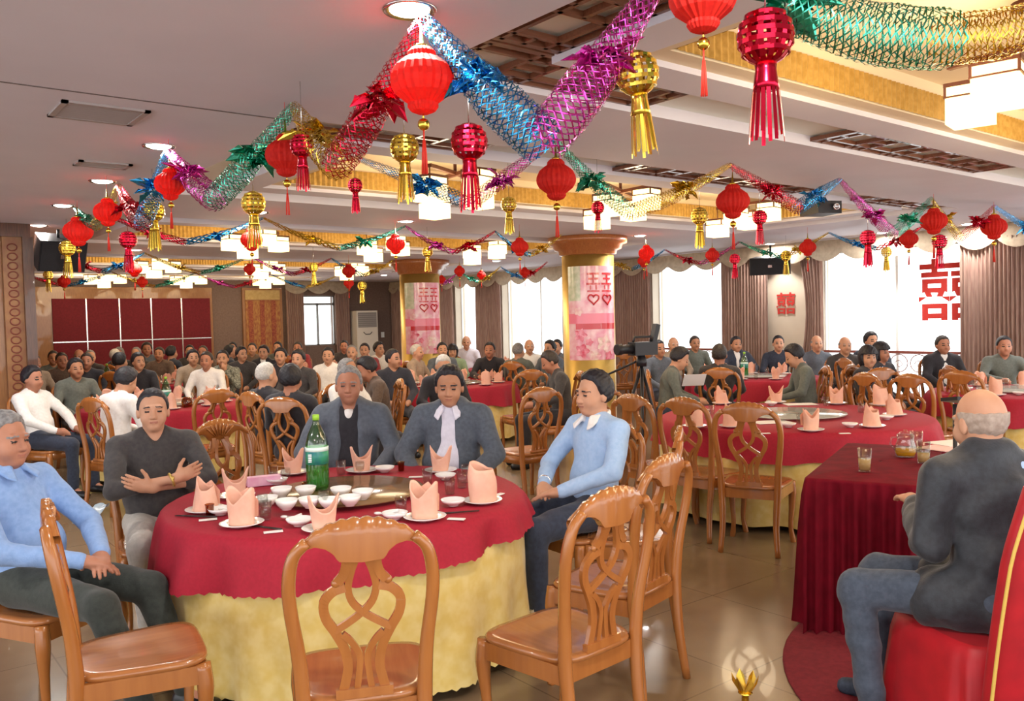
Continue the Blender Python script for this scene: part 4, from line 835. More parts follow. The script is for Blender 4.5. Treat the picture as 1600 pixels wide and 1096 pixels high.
def drop(px, py, wpx, col, label, tilt=0):
    p = atz(px, py, 2.5); dep = FW[0] * p[0] + FW[1] * p[1]; sc = max(.7, wpx * dep / FOC / .125); t = thing('foil_drop', label, 'foil ornament', (p[0], p[1], min(2.5, CZ - .08 * sc)), 0, 'foil lantern drops'); t.scale = (sc,) * 3; t.rotation_euler = (0, tilt, 0)
    for me in DROP[col]: ob(me.name.split('.')[0], me, t)
    MB().cyl((0, 0, .06), (0, 0, max(.1, (ceil_at(p[0], p[1]) - min(2.5, CZ - .08 * sc)) / sc)), .002, n=5).build('hanging_string', M_CHROME, t)
for a in ((995, 115, 66, 'gold', 'large gold foil drop with fringe right of the pink garland', -.12), (1196, 58, 84, 'red', 'large red foil drop with long fringe at the upper right'), (632, 232, 44, 'gold', 'gold foil drop below the biggest lantern, left'), (733, 222, 56, 'red', 'red foil drop below the blue garland'), (472, 228, 36, 'red', 'slim red foil drop over the second lantern'), (240, 330, 32, 'gold', 'gold foil drop on blue leaves, left'), (396, 318, 36, 'gold', 'gold foil drop under the green garland, left'), (555, 290, 20, 'red', 'thin red foil spike under the red and gold garland'),
          (795, 320, 24, 'gold', 'small gold foil drop under the pink star burst'), (934, 325, 20, 'red', 'small red foil drop under the green garland'), (1093, 338, 26, 'gold', 'gold foil drop left of the scalloped lantern'), (1187, 340, 22, 'red', 'red foil drop right of the scalloped lantern'), (1356, 372, 24, 'red', 'red foil drop under the purple garland'), (1385, 402 - 8, 16, 'gold', 'small gold foil drop over the right window'), (1468, 378, 22, 'red', 'red foil drop under the right window lantern'), (1568, 388, 22, 'red', 'red foil drop under the rightmost lantern'), (105, 388, 24, 'gold', 'gold foil drop before the black speaker'), (200, 375, 26, 'red', 'long red foil drop beside the third left lantern'), (75, 430, 14, 'gold', 'tiny gold foil drop left of the red panels'), (490, 418, 14, 'gold', 'tiny gold foil drop in the far middle'), (566, 447, 14, 'gold', 'tiny gold foil drop left of the farther column'), (668, 394, 16, 'gold', 'gold foil drop over the farther column'), (1228, 400, 16, 'gold', 'gold foil drop before the hanging speaker'), (1148, 405, 16, 'red', 'red foil drop over the middle window')):
    drop(*a)
# ---------------------------------------------------------------- equipment
def speaker(loc, rz, sz, label, tilt=.25):
    t = thing('speaker', label, 'speaker', loc, rz); t.rotation_euler = (tilt, 0, rz); w, d, h = sz
    m = MB(); m.prism([(-w / 2, -d / 2), (w / 2, -d / 2), (w / 2 * .7, d / 2), (-w / 2 * .7, d / 2)], -h / 2, h / 2); m.build('cabinet', M_BLACK, t)
    MB().box(-w / 2 * .94, w / 2 * .94, -d / 2 - .012, -d / 2, -h / 2 * .92, h / 2 * .92).build('grille', mat('speaker grille', '26262b', .7, .3, '1a1a1e', 200), t); MB().box(-.03, .03, -d / 2 - .015, -d / 2 - .011, -.02, .02).build('badge', M_CHROME, t)
    MB().cyl((0, 0, h / 2), (0, .02, h / 2 + 2.8 - loc[2] - h / 2 - .05), .015).build('bracket', M_BLACK, t)
p = atd(88, 388, 9.2); speaker((p[0], p[1], min(p[2], 2.5)), face(50) + PI, (.48, .34, .33), 'black loudspeaker hung under the ceiling by the dark post on the left', .35)
p = atu(1204, 414, 11.9); speaker((11.7, p[1] * 11.7 / 11.9, p[2] - .02), face(-20) + PI, (.62, .35, .27), 'black loudspeaker hung over the curtains left of the wide right window', .15)
p = atz(1282, 323, 2.62); t = thing('projector', 'black projector hung from the ceiling below the blue garland', 'projector', (p[0], p[1], 2.6), face(15) + PI)
MB().box(-.12, .12, -.14, .14, -.055, .055).build('housing', M_BLACK, t); MB().lathe([(.03, 0), (.03, .03), (.022, .03), (.02, .01), (1e-5, .01)], 16).xf(np.array([[1, 0, 0], [0, 0, -1], [0, 1, 0]], float), (.05, -.14, 0)).build('lens', M_CHROME, t); MB().cyl((0, 0, .05), (0, 0, .2), .015).build('ceiling_pole', M_BLACK, t)
for (u, v, lx, ly, lb) in ((1.13, 4.88, .42, .38, 'square ceiling vent with louvres at the upper left'), (1.49, 6.38, .34, .2, 'smaller flat ceiling vent behind the first on the left')):
    t = thing('ceiling_vent', lb, 'vent', (u, v, CZ)); q = MB()
    for x0, x1, y0, y1 in ((-lx / 2, lx / 2, -ly / 2, -ly / 2 + .03), (-lx / 2, lx / 2, ly / 2 - .03, ly / 2), (-lx / 2, -lx / 2 + .03, -ly / 2, ly / 2), (lx / 2 - .03, lx / 2, -ly / 2, ly / 2)): q.box(x0, x1, y0, y1, -.012, 0)
    q.build('vent_frame', mat('grey vent', 'a49a98', .5), t); MB().box(-lx / 2 + .03, lx / 2 - .03, -ly / 2 + .03, ly / 2 - .03, -.002, 0).build('vent_opening', mat('dark vent', '5a504e', .8), t)
    for k in range(8): y = -ly / 2 + .045 + k * (ly - .09) / 7; m = MB(); m.bar((-lx / 2 + .03, y, -.006), (lx / 2 - .03, y, -.006), .014, .003, (0, .5, 1)); m.build('louvre', mat('grey vent', 'a49a98', .5), t)
t = thing('air_conditioner', 'tall white floor-standing air conditioner against the far wall', 'air conditioner', (11.33, VB - .2, 0)); w = mat('off white plastic', 'e4ddd2', .4)
MB().box(-.32, .32, -.17, .17, 0, 2.0).build('cabinet', w, t); MB().box(-.28, .28, -.185, -.17, 1.55, 1.95).build('air_grille', mat('grey grille', '8f8a88', .5), t)
for k in range(7): MB().box(-.28, .28, -.195, -.185, 1.57 + k * .054, 1.585 + k * .054).build('grille_slat', mat('light grille', 'b2adaa', .5), t)
MB().box(-.3, .3, -.182, -.17, .1, 1.5).build('front_panel', w, t); q = MB(); q.tube([(-.13, -.186, 1.42), (-.07, -.188, 1.36), (.07, -.188, 1.36), (.13, -.186, 1.42)], .012, 6); q.build('handle_curve', mat('dark grey', '55504e', .5), t)
# camcorder on tripod
t = thing('tripod', 'black camera tripod standing left of the second table', 'tripod', (*atd(1003, 600, 8.4)[:2], 0), face(0)); z = 1.22
for k, (x, y) in enumerate(((-.28, -.1), (.33, -.22), (.05, .36))): MB().tube([(0, 0, z - .06), (x * .5, y * .5, z * .52), (x, y, .01)], [.017, .014, .01], 8).build('leg', M_BLACK, t)
MB().cyl((0, 0, .75), (0, 0, z), .018).build('centre_column', M_BLACK, t); MB().lathe([(.05, z - .05), (.055, z), (.035, z + .06)], 16).build('head', M_BLACK, t); MB().cyl((0, 0, z + .02), (.42, -.18, z - .18), .011).build('pan_handle', M_BLACK, t)
t2 = thing('camcorder', 'black shoulder camcorder mounted on the tripod', 'camera', (*atd(1003, 600, 8.4)[:2], z + .06), face(-60)); MB().box(-.06, .06, -.16, .12, .0, .13).build('camera_body', M_BLACK, t2)
MB().lathe([(.045, 0), (.045, .14), (.055, .15), (.055, .2), (.045, .2)], 16).xf(np.array([[1, 0, 0], [0, 0, 1], [0, -1, 0]], float), (0, .1, .065)).build('lens', M_BLACK, t2); MB().tube([(0, -.12, .13), (0, -.12, .18), (0, .08, .18), (0, .1, .13)], .012, 8).build('top_handle', M_BLACK, t2); m = MB(); m.bar((0, -.14, .1), (0, -.2, .3), .06, .05); m.build('viewfinder', M_BLACK, t2)
# ---------------------------------------------------------------- people: bodies grown as one smooth surface from bone shapes
def axis_pts(lo, hi, coarse, fine, spans):
    pts = [lo]; x = lo
    while x < hi:
        st = fine if any(a - coarse <= x <= b for a, b in spans) else coarse; x += st; pts.append(x)
    return np.array(pts, np.float32)
class Field:
    def __init__(s, lo, hi, coarse, fine, boxes):
        s.ax = [axis_pts(lo[i], hi[i], coarse, fine, [(b[0][i], b[1][i]) for b in boxes]) for i in range(3)]
        s.F = np.full([len(a) for a in s.ax], .5, np.float32)
    def sub(s, lo, hi):
        sl = []
        for i in range(3):
            a = int(np.searchsorted(s.ax[i], lo[i])); b = int(np.searchsorted(s.ax[i], hi[i])); sl.append(slice(max(0, a - 1), min(len(s.ax[i]), b + 1)))
        return tuple(sl), s.ax[0][sl[0]][:, None, None], s.ax[1][sl[1]][None, :, None], s.ax[2][sl[2]][None, None, :]
    def comb(s, sl, d, k, cut=False):
        f = s.F[sl]
        if f.size == 0: return
        if cut:
            d = -d; h = np.clip(.5 - .5 * (f - d) / k, 0, 1); s.F[sl] = f * (1 - h) + d * h + k * h * (1 - h)
        else:
            h = np.clip(.5 + .5 * (d - f) / k, 0, 1); s.F[sl] = d * (1 - h) + f * h - k * h * (1 - h)
    def cone(s, a, b, ra, rb, k=.02, cut=False, infl=0.):
        a = np.asarray(a, np.float32); b = np.asarray(b, np.float32); ra += infl; rb += infl; m = max(ra, rb) + k + .03
        sl, X, Y, Z = s.sub(np.minimum(a, b) - m, np.maximum(a, b) + m); ba = b - a; L = float(ba @ ba) + 1e-9
        t = np.clip(((X - a[0]) * ba[0] + (Y - a[1]) * ba[1] + (Z - a[2]) * ba[2]) / L, 0, 1)
        d = np.sqrt((X - a[0] - t * ba[0]) ** 2 + (Y - a[1] - t * ba[1]) ** 2 + (Z - a[2] - t * ba[2]) ** 2) - (ra + (rb - ra) * t); s.comb(sl, d, k, cut)
    def ell(s, c, r, k=.02, R=None, cut=False, infl=0.):
        c = np.asarray(c, np.float32); r = np.asarray(r, np.float32) + infl; m = float(r.max()) + k + .03
        sl, X, Y, Z = s.sub(c - m, c + m); X = X - c[0]; Y = Y - c[1]; Z = Z - c[2]
        if R is not None: X, Y, Z = [R[0, i] * X + R[1, i] * Y + R[2, i] * Z for i in range(3)]
        k0 = np.sqrt((X / r[0]) ** 2 + (Y / r[1]) ** 2 + (Z / r[2]) ** 2) + 1e-6; k1 = np.sqrt((X / r[0] ** 2) ** 2 + (Y / r[1] ** 2) ** 2 + (Z / r[2] ** 2) ** 2) + 1e-6
        s.comb(sl, k0 * (k0 - 1) / k1, k, cut)
    def wrinkle(s, amp, seed, f=38):
        rn = np.random.default_rng(seed); X, Y, Z = s.ax[0][:, None, None], s.ax[1][None, :, None], s.ax[2][None, None, :]; w = 0
        for i in range(4):
            v = rn.normal(size=3); v /= np.linalg.norm(v); v *= f * (.6 + .5 * i); w = w + np.sin(X * v[0] + Y * v[1] + Z * v[2] + rn.random() * 6 + 1.5 * np.sin((X * v[1] - Z * v[0]) * .6)) / (1 + .4 * i)
        s.F += (amp * .5 * w).astype(np.float32)
    def net(s):      # naive surface nets on the rectilinear grid
        F = s.F; S = F < 0; n = S.shape; c = np.zeros([k - 1 for k in n], np.int8)
        for i in (0, 1):
            for j in (0, 1):
                for k in (0, 1): c += S[i:n[0] - 1 + i, j:n[1] - 1 + j, k:n[2] - 1 + k]
        act = np.argwhere((c > 0) & (c < 8)); idx = np.full(c.shape, -1, np.int32); idx[tuple(act.T)] = np.arange(len(act))
        pos = np.zeros((len(act), 3)); cnt = np.zeros(len(act))
        for axs in range(3):
            o = [x for x in range(3) if x != axs]
            for p in (0, 1):
                for q in (0, 1):
                    a = act.copy(); a[:, o[0]] += p; a[:, o[1]] += q; b = a.copy(); b[:, axs] += 1
                    fa = F[tuple(a.T)]; fb = F[tuple(b.T)]; m = (fa < 0) != (fb < 0); t = np.where(m, fa / (fa - fb + 1e-12), 0)
                    P = np.stack([s.ax[i][a[:, i]] for i in range(3)], 1).astype(float); Q = s.ax[axs][b[:, axs]]; P[:, axs] += t * (Q - P[:, axs]); pos += P * m[:, None]; cnt += m
        pos /= np.maximum(cnt, 1)[:, None]; quads = []
        for axs in range(3):
            o = [(axs + 1) % 3, (axs + 2) % 3]; sa = [slice(None)] * 3; sb = [slice(None)] * 3; sa[axs] = slice(0, n[axs] - 1); sb[axs] = slice(1, n[axs])
            A = S[tuple(sa)]; B = S[tuple(sb)]; e = np.argwhere(A != B); e = e[(e[:, o[0]] > 0) & (e[:, o[1]] > 0) & (e[:, o[0]] < n[o[0]] - 1) & (e[:, o[1]] < n[o[1]] - 1)]
            def cell(du, dv): x = e.copy(); x[:, o[0]] -= du; x[:, o[1]] -= dv; return idx[tuple(x.T)]
            q = np.stack([cell(1, 1), cell(0, 1), cell(0, 0), cell(1, 0)], 1); ins = S[tuple(e.T)]; q[~ins] = q[~ins][:, ::-1]; quads.append(q)
        return pos, np.concatenate(quads)
def np_mesh(name, V, Q, mats, mi=None):
    me = bpy.data.meshes.new(name); me.vertices.add(len(V)); me.vertices.foreach_set('co', np.asarray(V, np.float32).ravel()); me.loops.add(len(Q) * 4); me.polygons.add(len(Q))
    me.loops.foreach_set('vertex_index', np.asarray(Q, np.int32).ravel()); me.polygons.foreach_set('loop_start', np.arange(len(Q), dtype=np.int32) * 4)
    for m in mats: me.materials.append(m)
    me.polygons.foreach_set('use_smooth', np.ones(len(Q), bool))
    if mi is not None: me.polygons.foreach_set('material_index', mi.astype(np.int32))
    me.update(calc_edges=True); return me
def rx(a): c, s = math.cos(a), math.sin(a); return np.array([[1, 0, 0], [0, c, -s], [0, s, c]])
def ry(a): c, s = math.cos(a), math.sin(a); return np.array([[c, 0, s], [0, 1, 0], [-s, 0, c]])
M_SKIN = mat('skin tan', 'b98466', .55, 0, 'a87456', 9); M_SKIN2 = mat('skin lighter', 'c9977a', .55, 0, 'bd886a', 9); M_SKIN3 = mat('skin ruddy', 'b57d63', .55, 0, 'a66e55', 9)
M_EYE = mat('dark eye', '1c1412', .3); M_LIP = mat('lip', 'a56a58', .5)
HAIRM = {'black': mat('black hair', '17151a', .55, 0, '242128', 60, bump=.3), 'grey': mat('grey hair', '6f6c6c', .6, 0, '908d8c', 60, bump=.3), 'white': mat('white hair', 'c9c4bd', .6, 0, 'aea9a4', 60, bump=.3), 'wisp': mat('wispy grey hair', 'b3a193', .7, 0, '9d8a7c', 50, bump=.3), 'dark': mat('dark brown hair', '2b2422', .55, 0, '3a322f', 60, bump=.3)}
DEF = dict(lean=4, twist=0, yaw=0, pitch=0, roll=0, hair='short', sleeve='long', jacket=False, vneck=.0, w=1.0, belly=0., coarse=.02, fine=.011, hands=True,
           arms=[((-.25, -.0, .78), (-.12, .22, .66)), ((.25, -.0, .78), (.12, .22, .66))], hd=[((.4, .9, -.1), (0, -.2, -1), .5), ((-.4, .9, -.1), (0, -.2, -1), .5)],
           knees=[(-.14, .40, .53), (.14, .40, .53)], feet=[(-.14, .40, .09), (.14, .40, .09)], collar=False, fold=.005, seed=1, legs=True, fingers=True)
def grow(P):
    """returns {part: mesh-data tuple} of a seated person in the chair's frame"""
    p = dict(DEF); p.update(P); L = math.radians(p['lean']); Rl = rx(L) @ np.eye(3); piv = np.array((0, -.05, .56)); Rt = rotz(math.radians(p['twist']))
    def U(q): return piv + Rt @ Rl @ (np.array(q, float) - piv)
    hp = U((0, -.045, 1.085)); RH = rotz(math.radians(p['yaw'] + p['twist'])) @ rx(math.radians(p['pitch'])) @ ry(math.radians(p['roll']))
    def Hd(q): return hp + RH @ np.array(q, float)
    sh = [U((-.178 * p['w'], -.075, 1.0)), U((.178 * p['w'], -.075, 1.0))]; el = [np.array(a[0], float) for a in p['arms']]; wr = [np.array(a[1], float) for a in p['arms']]
    hc = Hd((0, 0, .11)); boxes = [(hc - .15, hc + .16)]
    if p['hands'] and p['fine'] < .009: boxes += [(x - .13, x + .13) for x in wr]
    allp = [hc - .17, hc + .18] + [x - .16 for x in wr + el] + [x + .16 for x in wr + el] + [np.array((-.3, -.3, .0 if p['legs'] else .42)), np.array((.3, .1, 1.1))]
    if p['legs']: allp += [np.array(x) - .13 for x in p['knees']] + [np.array(x) + .13 for x in p['knees']] + [np.array(x) + (.1, .24, .1) for x in p['feet']] + [np.array(x) - .12 for x in p['feet']]
    lo = np.min(allp, 0); hi = np.max(allp, 0); lo[2] = max(lo[2], -.03)
    def field(lo=lo, hi=hi, c=p['coarse'], f=p['fine'], bx=boxes): return Field(lo, hi, c, f, bx)
    W = p['w']; hips = [(-.09, -.05, .565), (.09, -.05, .565)]
    def torso(f, i):
        f.ell((0, -.07, .57), (.165 * W, .12, .105), .03, infl=i); f.ell(U((0, -.07 + .03 * p['belly'], .71)), (.15 * W + .02 * p['belly'], .115 + .05 * p['belly'], .15), .05, infl=i); f.ell(U((0, -.085, .90)), (.165 * W, .112, .17), .05, Rt @ Rl, infl=i)
        f.cone(sh[0] * .92 + sh[1] * .08, sh[0] * .08 + sh[1] * .92, .06, .06, .05, infl=i)
        for s in sh: f.cone(U((0, -.07, 1.07)), s * .8 + U((0, -.07, 1.0)) * .2, .05, .05, .04, infl=i)
    def sleeves(f, i, frac):
        for s, e, w in zip(sh, el, wr):
            f.cone(s, e, .056, .044, .03, infl=i)
            if frac > 0: f.cone(e, e + (w - e) * frac, .044, .044 - .010 * frac, .02, infl=i)
    def legs(f, i):
        for h, k, a in zip(hips, p['knees'], p['feet']): f.cone(h, k, .092, .062, .04, infl=i); f.cone(k, a, .06, .045, .03, infl=i)
    out = {}; fr = {'long': .97, 'half': .35, 'short': 0}[p['sleeve']]
    # --- body (skin)
    f = field(); torso(f, -.014); sleeves(f, -.012, 1.0)
    if p['legs']:
        legs(f, -.014)
        for a in p['feet']: f.cone(a, (a[0], a[1] + .12, .035), .034, .028, .02)
    f.cone(U((0, -.075, 1.02)), Hd((0, -.018, .07)), .058, .052, .03)
    f.ell(Hd((0, -.012, .132)), (.077, .096, .100), .02, RH); f.ell(Hd((0, .022, .072)), (.062, .070, .078), .03, RH); f.ell(Hd((0, .06, .018)), (.026, .024, .02), .03, RH)
    for s in (-1, 1):
        f.ell(Hd((s * .037, .058, .068)), (.026, .026, .026), .03, RH); f.ell(Hd((s * .079, -.008, .098)), (.011, .019, .032), .008, RH)
    if p['fine'] < .009:
        f.cone(Hd((-.036, .084, .130)), Hd((.036, .084, .130)), .011, .011, .015)
        for s in (-1, 1): f.ell(Hd((s * .032, .100, .109)), (.017, .014, .011), .012, RH, cut=True); f.ell(Hd((s * .032, .079, .108)), (.014, .013, .0115), .004, RH)
    f.cone(Hd((0, .088, .118)), Hd((0, .104, .076)), .008, .0135, .012); f.ell(Hd((-.012, .094, .072)), (.009, .01, .008), .006, RH); f.ell(Hd((.012, .094, .072)), (.009, .01, .008), .006, RH)
    if p['fine'] < .009: f.ell(Hd((0, .088, .051)), (.024, .009, .0055), .005, RH); f.ell(Hd((0, .086, .041)), (.021, .009, .0065), .005, RH)
    if p['hands']:
        for side, (w, e, (d, n, curl)) in enumerate(zip(wr, el, p['hd'])):
            d = np.array(d, float); d /= np.linalg.norm(d); n = np.array(n, float); n -= d * (n @ d); n /= np.linalg.norm(n); ts = np.cross(d, n) * (1 if side else -1)
            if p['fine'] >= .009 or not p['fingers']:
                f.cone(w, w + d * .05, .030, .036, .02); f.cone(w + d * .05, w + d * .11 + n * .02, .034, .02, .02); f.cone(w + d * .03, w + d * .08 + ts * .045, .014, .012, .012); continue
            B = np.stack([ts, d, n], 1); f.cone(w - d * .01, w + d * .03, .026, .027, .02); f.ell(w + d * .055, (.038, .046, .0165), .02, B)
            for i, (off, ln) in enumerate(((.030, .068), (.010, .078), (-.010, .072), (-.028, .056))):
                q = w + d * (.088 - .006 * abs(i - 1.2)) + ts * off; dd = d.copy(); a = curl * .55
                for j, seg in enumerate((.45, .32, .25)):
                    dd = dd * math.cos(a) + n * math.sin(a) if j == 0 else None if False else (lambda v, pr: v / np.linalg.norm(v))(dd * math.cos(a) + (n * 1.0 if j < 2 else n - d * .6) * math.sin(a), 0)
                    q2 = q + dd * ln * seg; f.cone(q, q2, .0092 - .0008 * j, .0086 - .0008 * j, .004); q = q2
            q = w + d * .025 + ts * .028; td = d * .62 + ts * .75 + n * .25; td /= np.linalg.norm(td); q2 = q + td * .04; f.cone(q, q2, .0135, .0105, .01); f.cone(q2, q2 + (td + d * .5) / np.linalg.norm(td + d * .5) * .034, .0105, .0085, .004)
    V, Q = f.net(); c = (V[Q].mean(1) - hp) @ RH; mi = np.zeros(len(Q), int)
    if p['fine'] < .013:
        ax = np.abs(c[:, 0]); mi[(np.abs(ax - .032) < .0125) & (np.abs(c[:, 2] - .108) < (.0045 if p['fine'] < .009 else .007)) & (c[:, 1] > .07)] = 1
        mi[(np.abs(ax - .033) < .019) & (np.abs(c[:, 2] - (.132 - .3 * np.maximum(0, ax - .036))) < .0036) & (c[:, 1] > .06)] = 2; mi[(ax < .021) & (np.abs(c[:, 2] - .046) < .005) & (c[:, 1] > .075)] = 3
    out['body'] = (V, Q, mi)
    # --- hair
    if p['hair'] != 'none':
        hr = min(p['fine'], .0075); hb = Field(hc - .19, hc + .19, hr, hr, [(hc - 1, hc + 1)]); X, Y, Z = np.meshgrid(*hb.ax, indexing='ij'); D = np.stack([X, Y, Z], -1) - hp; x, y, z = [D @ RH[:, i] for i in range(3)]
        th = {'short': .009, 'thick': .017, 'bald': .006, 'thin': .005, 'bob': .028}[p['hair']]
        if p['fine'] >= .009: th += .002
        line = .055 + 1.62 * np.maximum(0, y + .022) + np.clip((np.abs(x) - .022) * .9, 0, .04) * np.clip((y - .02) / .03, 0, 1); line = line + .005 * np.sin(x * 90) * np.sin(y * 70)
        if p['hair'] == 'thin': line = line + .02
        te = th * np.clip((z - line) / .03 + .2, 0, 1) if p['hair'] != 'bob' else th
        e0 = np.sqrt((x / (.077 + te)) ** 2 + ((y + .012) / (.096 + te)) ** 2 + ((z - .132) / (.100 + te)) ** 2); d = (e0 - 1) * .09
        if p['hair'] == 'bob': d = np.minimum(d, (np.sqrt((x / .1) ** 2 + ((y + .03) / .085) ** 2 + ((z - .07) / .1) ** 2) - 1) * .09); line = np.where(y > .03, .15, -.02)
        d = np.maximum(d, (line - z) * .75)
        if p['hair'] == 'bald': d = np.maximum(d, (z - (.150 + .1 * np.minimum(0, y))) * .8)
        d = d + .0022 * np.sin(x * 150 + 3 * np.sin(z * 60)) * np.sin(y * 110 + z * 80); hb.F = d.astype(np.float32); V, Q = hb.net(); out['hair'] = (V, Q, None)
    # --- clothes
    f = field(f=max(p['fine'], p['coarse'] * .8), bx=boxes[:1] if p['fine'] >= .009 else boxes); torso(f, .004); sleeves(f, .004 if not p['jacket'] else 0, fr if not p['jacket'] else 0); f.cone(U((0, -.075, 1.03)), U((0, -.066, 1.065)), .066, .060, .02)
    if p['fold']: f.wrinkle(p['fold'], p['seed'])
    if p['vneck']: f.cone(U((0, .0, 1.11)), U((0, .035, 1.06 - p['vneck'])), .068, .014, .006, cut=True)
    f.cone(U((0, -.07, 1.075)), U((0, -.065, 1.16)), .052, .06, .005, cut=True); V, Q = f.net(); out['shirt'] = (V, Q, None)
    if p['jacket']:
        f = field(bx=boxes, f=max(p['fine'], p['coarse'] * .8)); torso(f, .018); sleeves(f, .015, .92); f.cone(U((-.05, -.1, 1.07)), U((.05, -.1, 1.07)), .055, .055, .02); [f.cone(h, np.array(h) + (np.array(k) - h) * .42, .095, .09, .04, infl=.02) for h, k in zip(hips, p['knees'])] if p.get('long') else None; f.wrinkle(p['fold'] * 1.3, p['seed'] + 5, 30)
        op = p['jacket'] if isinstance(p['jacket'], float) else .06; f.cone(U((0, .02, 1.16)), U((0, .09, .98)), .075, op, .008, cut=True); f.cone(U((0, .09, 1.0)), U((0, .10, .5)), op, op * .9, .008, cut=True); V, Q = f.net(); out['jacket'] = (V, Q, None)
    if p['collar']:
        f = Field(U((0, -.06, 1.07)) - .14, U((0, -.06, 1.07)) + .14, .006, .006, [(lo, hi)]); ring = [U((.070 * math.sin(a), -.062 - .064 * math.cos(a), 1.082 + .020 * math.cos(a))) for a in np.linspace(-2.6, 2.6, 11)]
        for a, b in zip(ring[:-1], ring[1:]): f.cone(a, b, .012, .012, .006); f.cone(a - (0, 0, .018), b - (0, 0, .018), .013, .013, .008)
        for s in (-1, 1):
            for q in (0, .5, 1): f.cone(U((s * (.034 + .030 * q), .004 - .03 * q, 1.064)), U((s * (.056 + .022 * q), .046 - .012 * q, 1.0 + .018 * q)), .012, .006, .012)
        V, Q = f.net(); out['collar'] = (V, Q, None)
    if p.get('tee'):
        f = Field(U((0, -.02, 1.0)) - .12, U((0, -.02, 1.0)) + .12, .006, .006, [(lo, hi)]); f.ell(U((0, -.045, .995)), (.06, .062, .062), .01); V, Q = f.net(); out['undershirt'] = (V, Q, None)
    if p['legs']:
        f = field(bx=[], f=p['coarse']); f.ell((0, -.07, .575), (.165 * W, .125, .1), .03, infl=.006); legs(f, .006); f.wrinkle(p['fold'], p['seed'] + 9, 32); V, Q = f.net(); out['trousers'] = (V, Q, None)
        for i, a in enumerate(p['feet']):
            lo2 = np.array(a) - (.09, .12, .12); hi2 = np.array(a) + (.09, .24, .06); lo2[2] = -.02; f = Field(lo2, hi2, min(.012, p['coarse']), .012, []); f.cone((a[0], a[1] - .02, .045), (a[0], a[1] + .15, .036), .042, .036, .02); f.cone((a[0], a[1], .075), (a[0], a[1] + .05, .05), .036, .034, .03); f.F = np.maximum(f.F, -f.ax[2][None, None, :] + .004); V, Q = f.net(); out['shoe%d' % i] = (V, Q, None)
    return out
def person_obj(parts, cols, loc, rz, label, group=None, sc=1.0, cache=None):
    t = thing('person', label, 'person', loc, rz, group); t.scale = (sc,) * 3
    hm = HAIRM.get(cols.get('haircol', 'black'), HAIRM['black'])
    for k, (V, Q, mi) in parts.items():
        nm = 'shoe' if k.startswith('shoe') else k
        if cache is not None and k in cache: me = cache[k]
        else:
            me = np_mesh(nm, V, Q, [cols.get('skin', M_SKIN), M_EYE, hm, M_LIP] if k == 'body' else [M_SKIN], mi)
            if cache is not None: cache[k] = me
        o = ob(nm, me, t)
        m = {'hair': hm, 'shirt': cols.get('shirt'), 'jacket': cols.get('jacket'), 'trousers': cols.get('trousers'), 'collar': cols.get('collar'), 'shoe': cols.get('shoe'), 'undershirt': cols.get('tee')}.get(nm)
        if k == 'body': o.material_slots[0].link = 'OBJECT'; o.material_slots[0].material = cols.get('skin', M_SKIN); o.material_slots[2].link = 'OBJECT'; o.material_slots[2].material = hm
        elif m: o.material_slots[0].link = 'OBJECT'; o.material_slots[0].material = m
    return t
def cloth(name, c, c2=None, rough=.85): return mat('cloth ' + name, c, rough, 0, c2 or c, 45, bump=.12, bscale=160, sheen=.15)
K_BLACK = cloth('black', '26252b', '2e2c33'); K_NAVY = cloth('navy', '2a3040', '323a4c'); K_GREY = cloth('grey wool', '565d68', '616874'); K_SUIT = cloth('suit', '4c535e', '58606c'); K_LBLUE = cloth('light blue', '9dbbe0', 'a9c4e6'); K_PALE = cloth('pale lilac', 'd6d4e2', 'dedcea'); K_WHITE = cloth('white', 'e6e2de', 'efecea')
K_OLIVE = cloth('olive black', '2d322e', '363b36'); K_CHAR = cloth('charcoal', '3a3638', '44403f'); K_JEAN = cloth('jeans', '3d4654', '4a5362'); K_BROWN = cloth('brown', '5c4a40', '68564a'); K_GGREY = cloth('green grey', '5d625c', '686d66'); K_BLU2 = cloth('blue shirt', '7f9fd0', '8cabda'); K_PAT = cloth('leaf print', '4c5048', 'a8aa9c'); K_TAN = cloth('tan', '9a8672', 'a6927e'); K_RED = cloth('dull red', '8c3038', '983a40'); K_GREEN = cloth('pale green', '8fa88a', '9cb496')
S_BLACK = mat('black leather', '17171a', .35); S_BLUE = mat('blue canvas shoe', '2c3646', .7, 0, '3a4658', 60)
NEARP = dict(coarse=.012, fine=.0045)
# man in light blue sweater, right of the front table
def seat_at(px, d, fdeg, back=.02): p = atd(px, 700, d); return (p[0], p[1], 0), face(fdeg)
P = grow(dict(NEARP, lean=6, yaw=-2, pitch=-1, hair='thick', collar=True, sleeve='long', seed=3, w=1.0,
    arms=[((-.26, .0, .80), (-.075, .215, .70)), ((.26, .02, .79), (.085, .20, .71))], hd=[((.72, .68, -.2), (0, .15, -1), .3), ((-.8, .6, -.12), (0, .1, -1), .35)],
    knees=[(-.12, .42, .53), (.13, .43, .53)], feet=[(-.12, .40, .1), (.14, .44, .1)]))
loc, rz = seat_at(908, 4.78, -55); MEN = {}
pp = person_obj(P, dict(skin=M_SKIN2, haircol='black', shirt=K_LBLUE, trousers=K_NAVY, collar=K_WHITE, shoe=S_BLACK), loc, rz, 'seated man in light blue sweater with white collar and clasped hands', sc=1.03)
for sx in (-.12, .14): MB().lathe([(.046, .0), (.047, .08), (.046, .16)], 16, (sx, .42 if sx > 0 else .405, .08)).build('sock', K_WHITE, pp)
m = MB(); m.tube([(.105 + .028 * math.cos(a), .178 + .022 * math.cos(a), .722 + .034 * math.sin(a)) for a in np.linspace(0, 2 * PI, 15)[:-1]], .006, 6, True); m.build('wrist_watch', M_CHROME, pp)
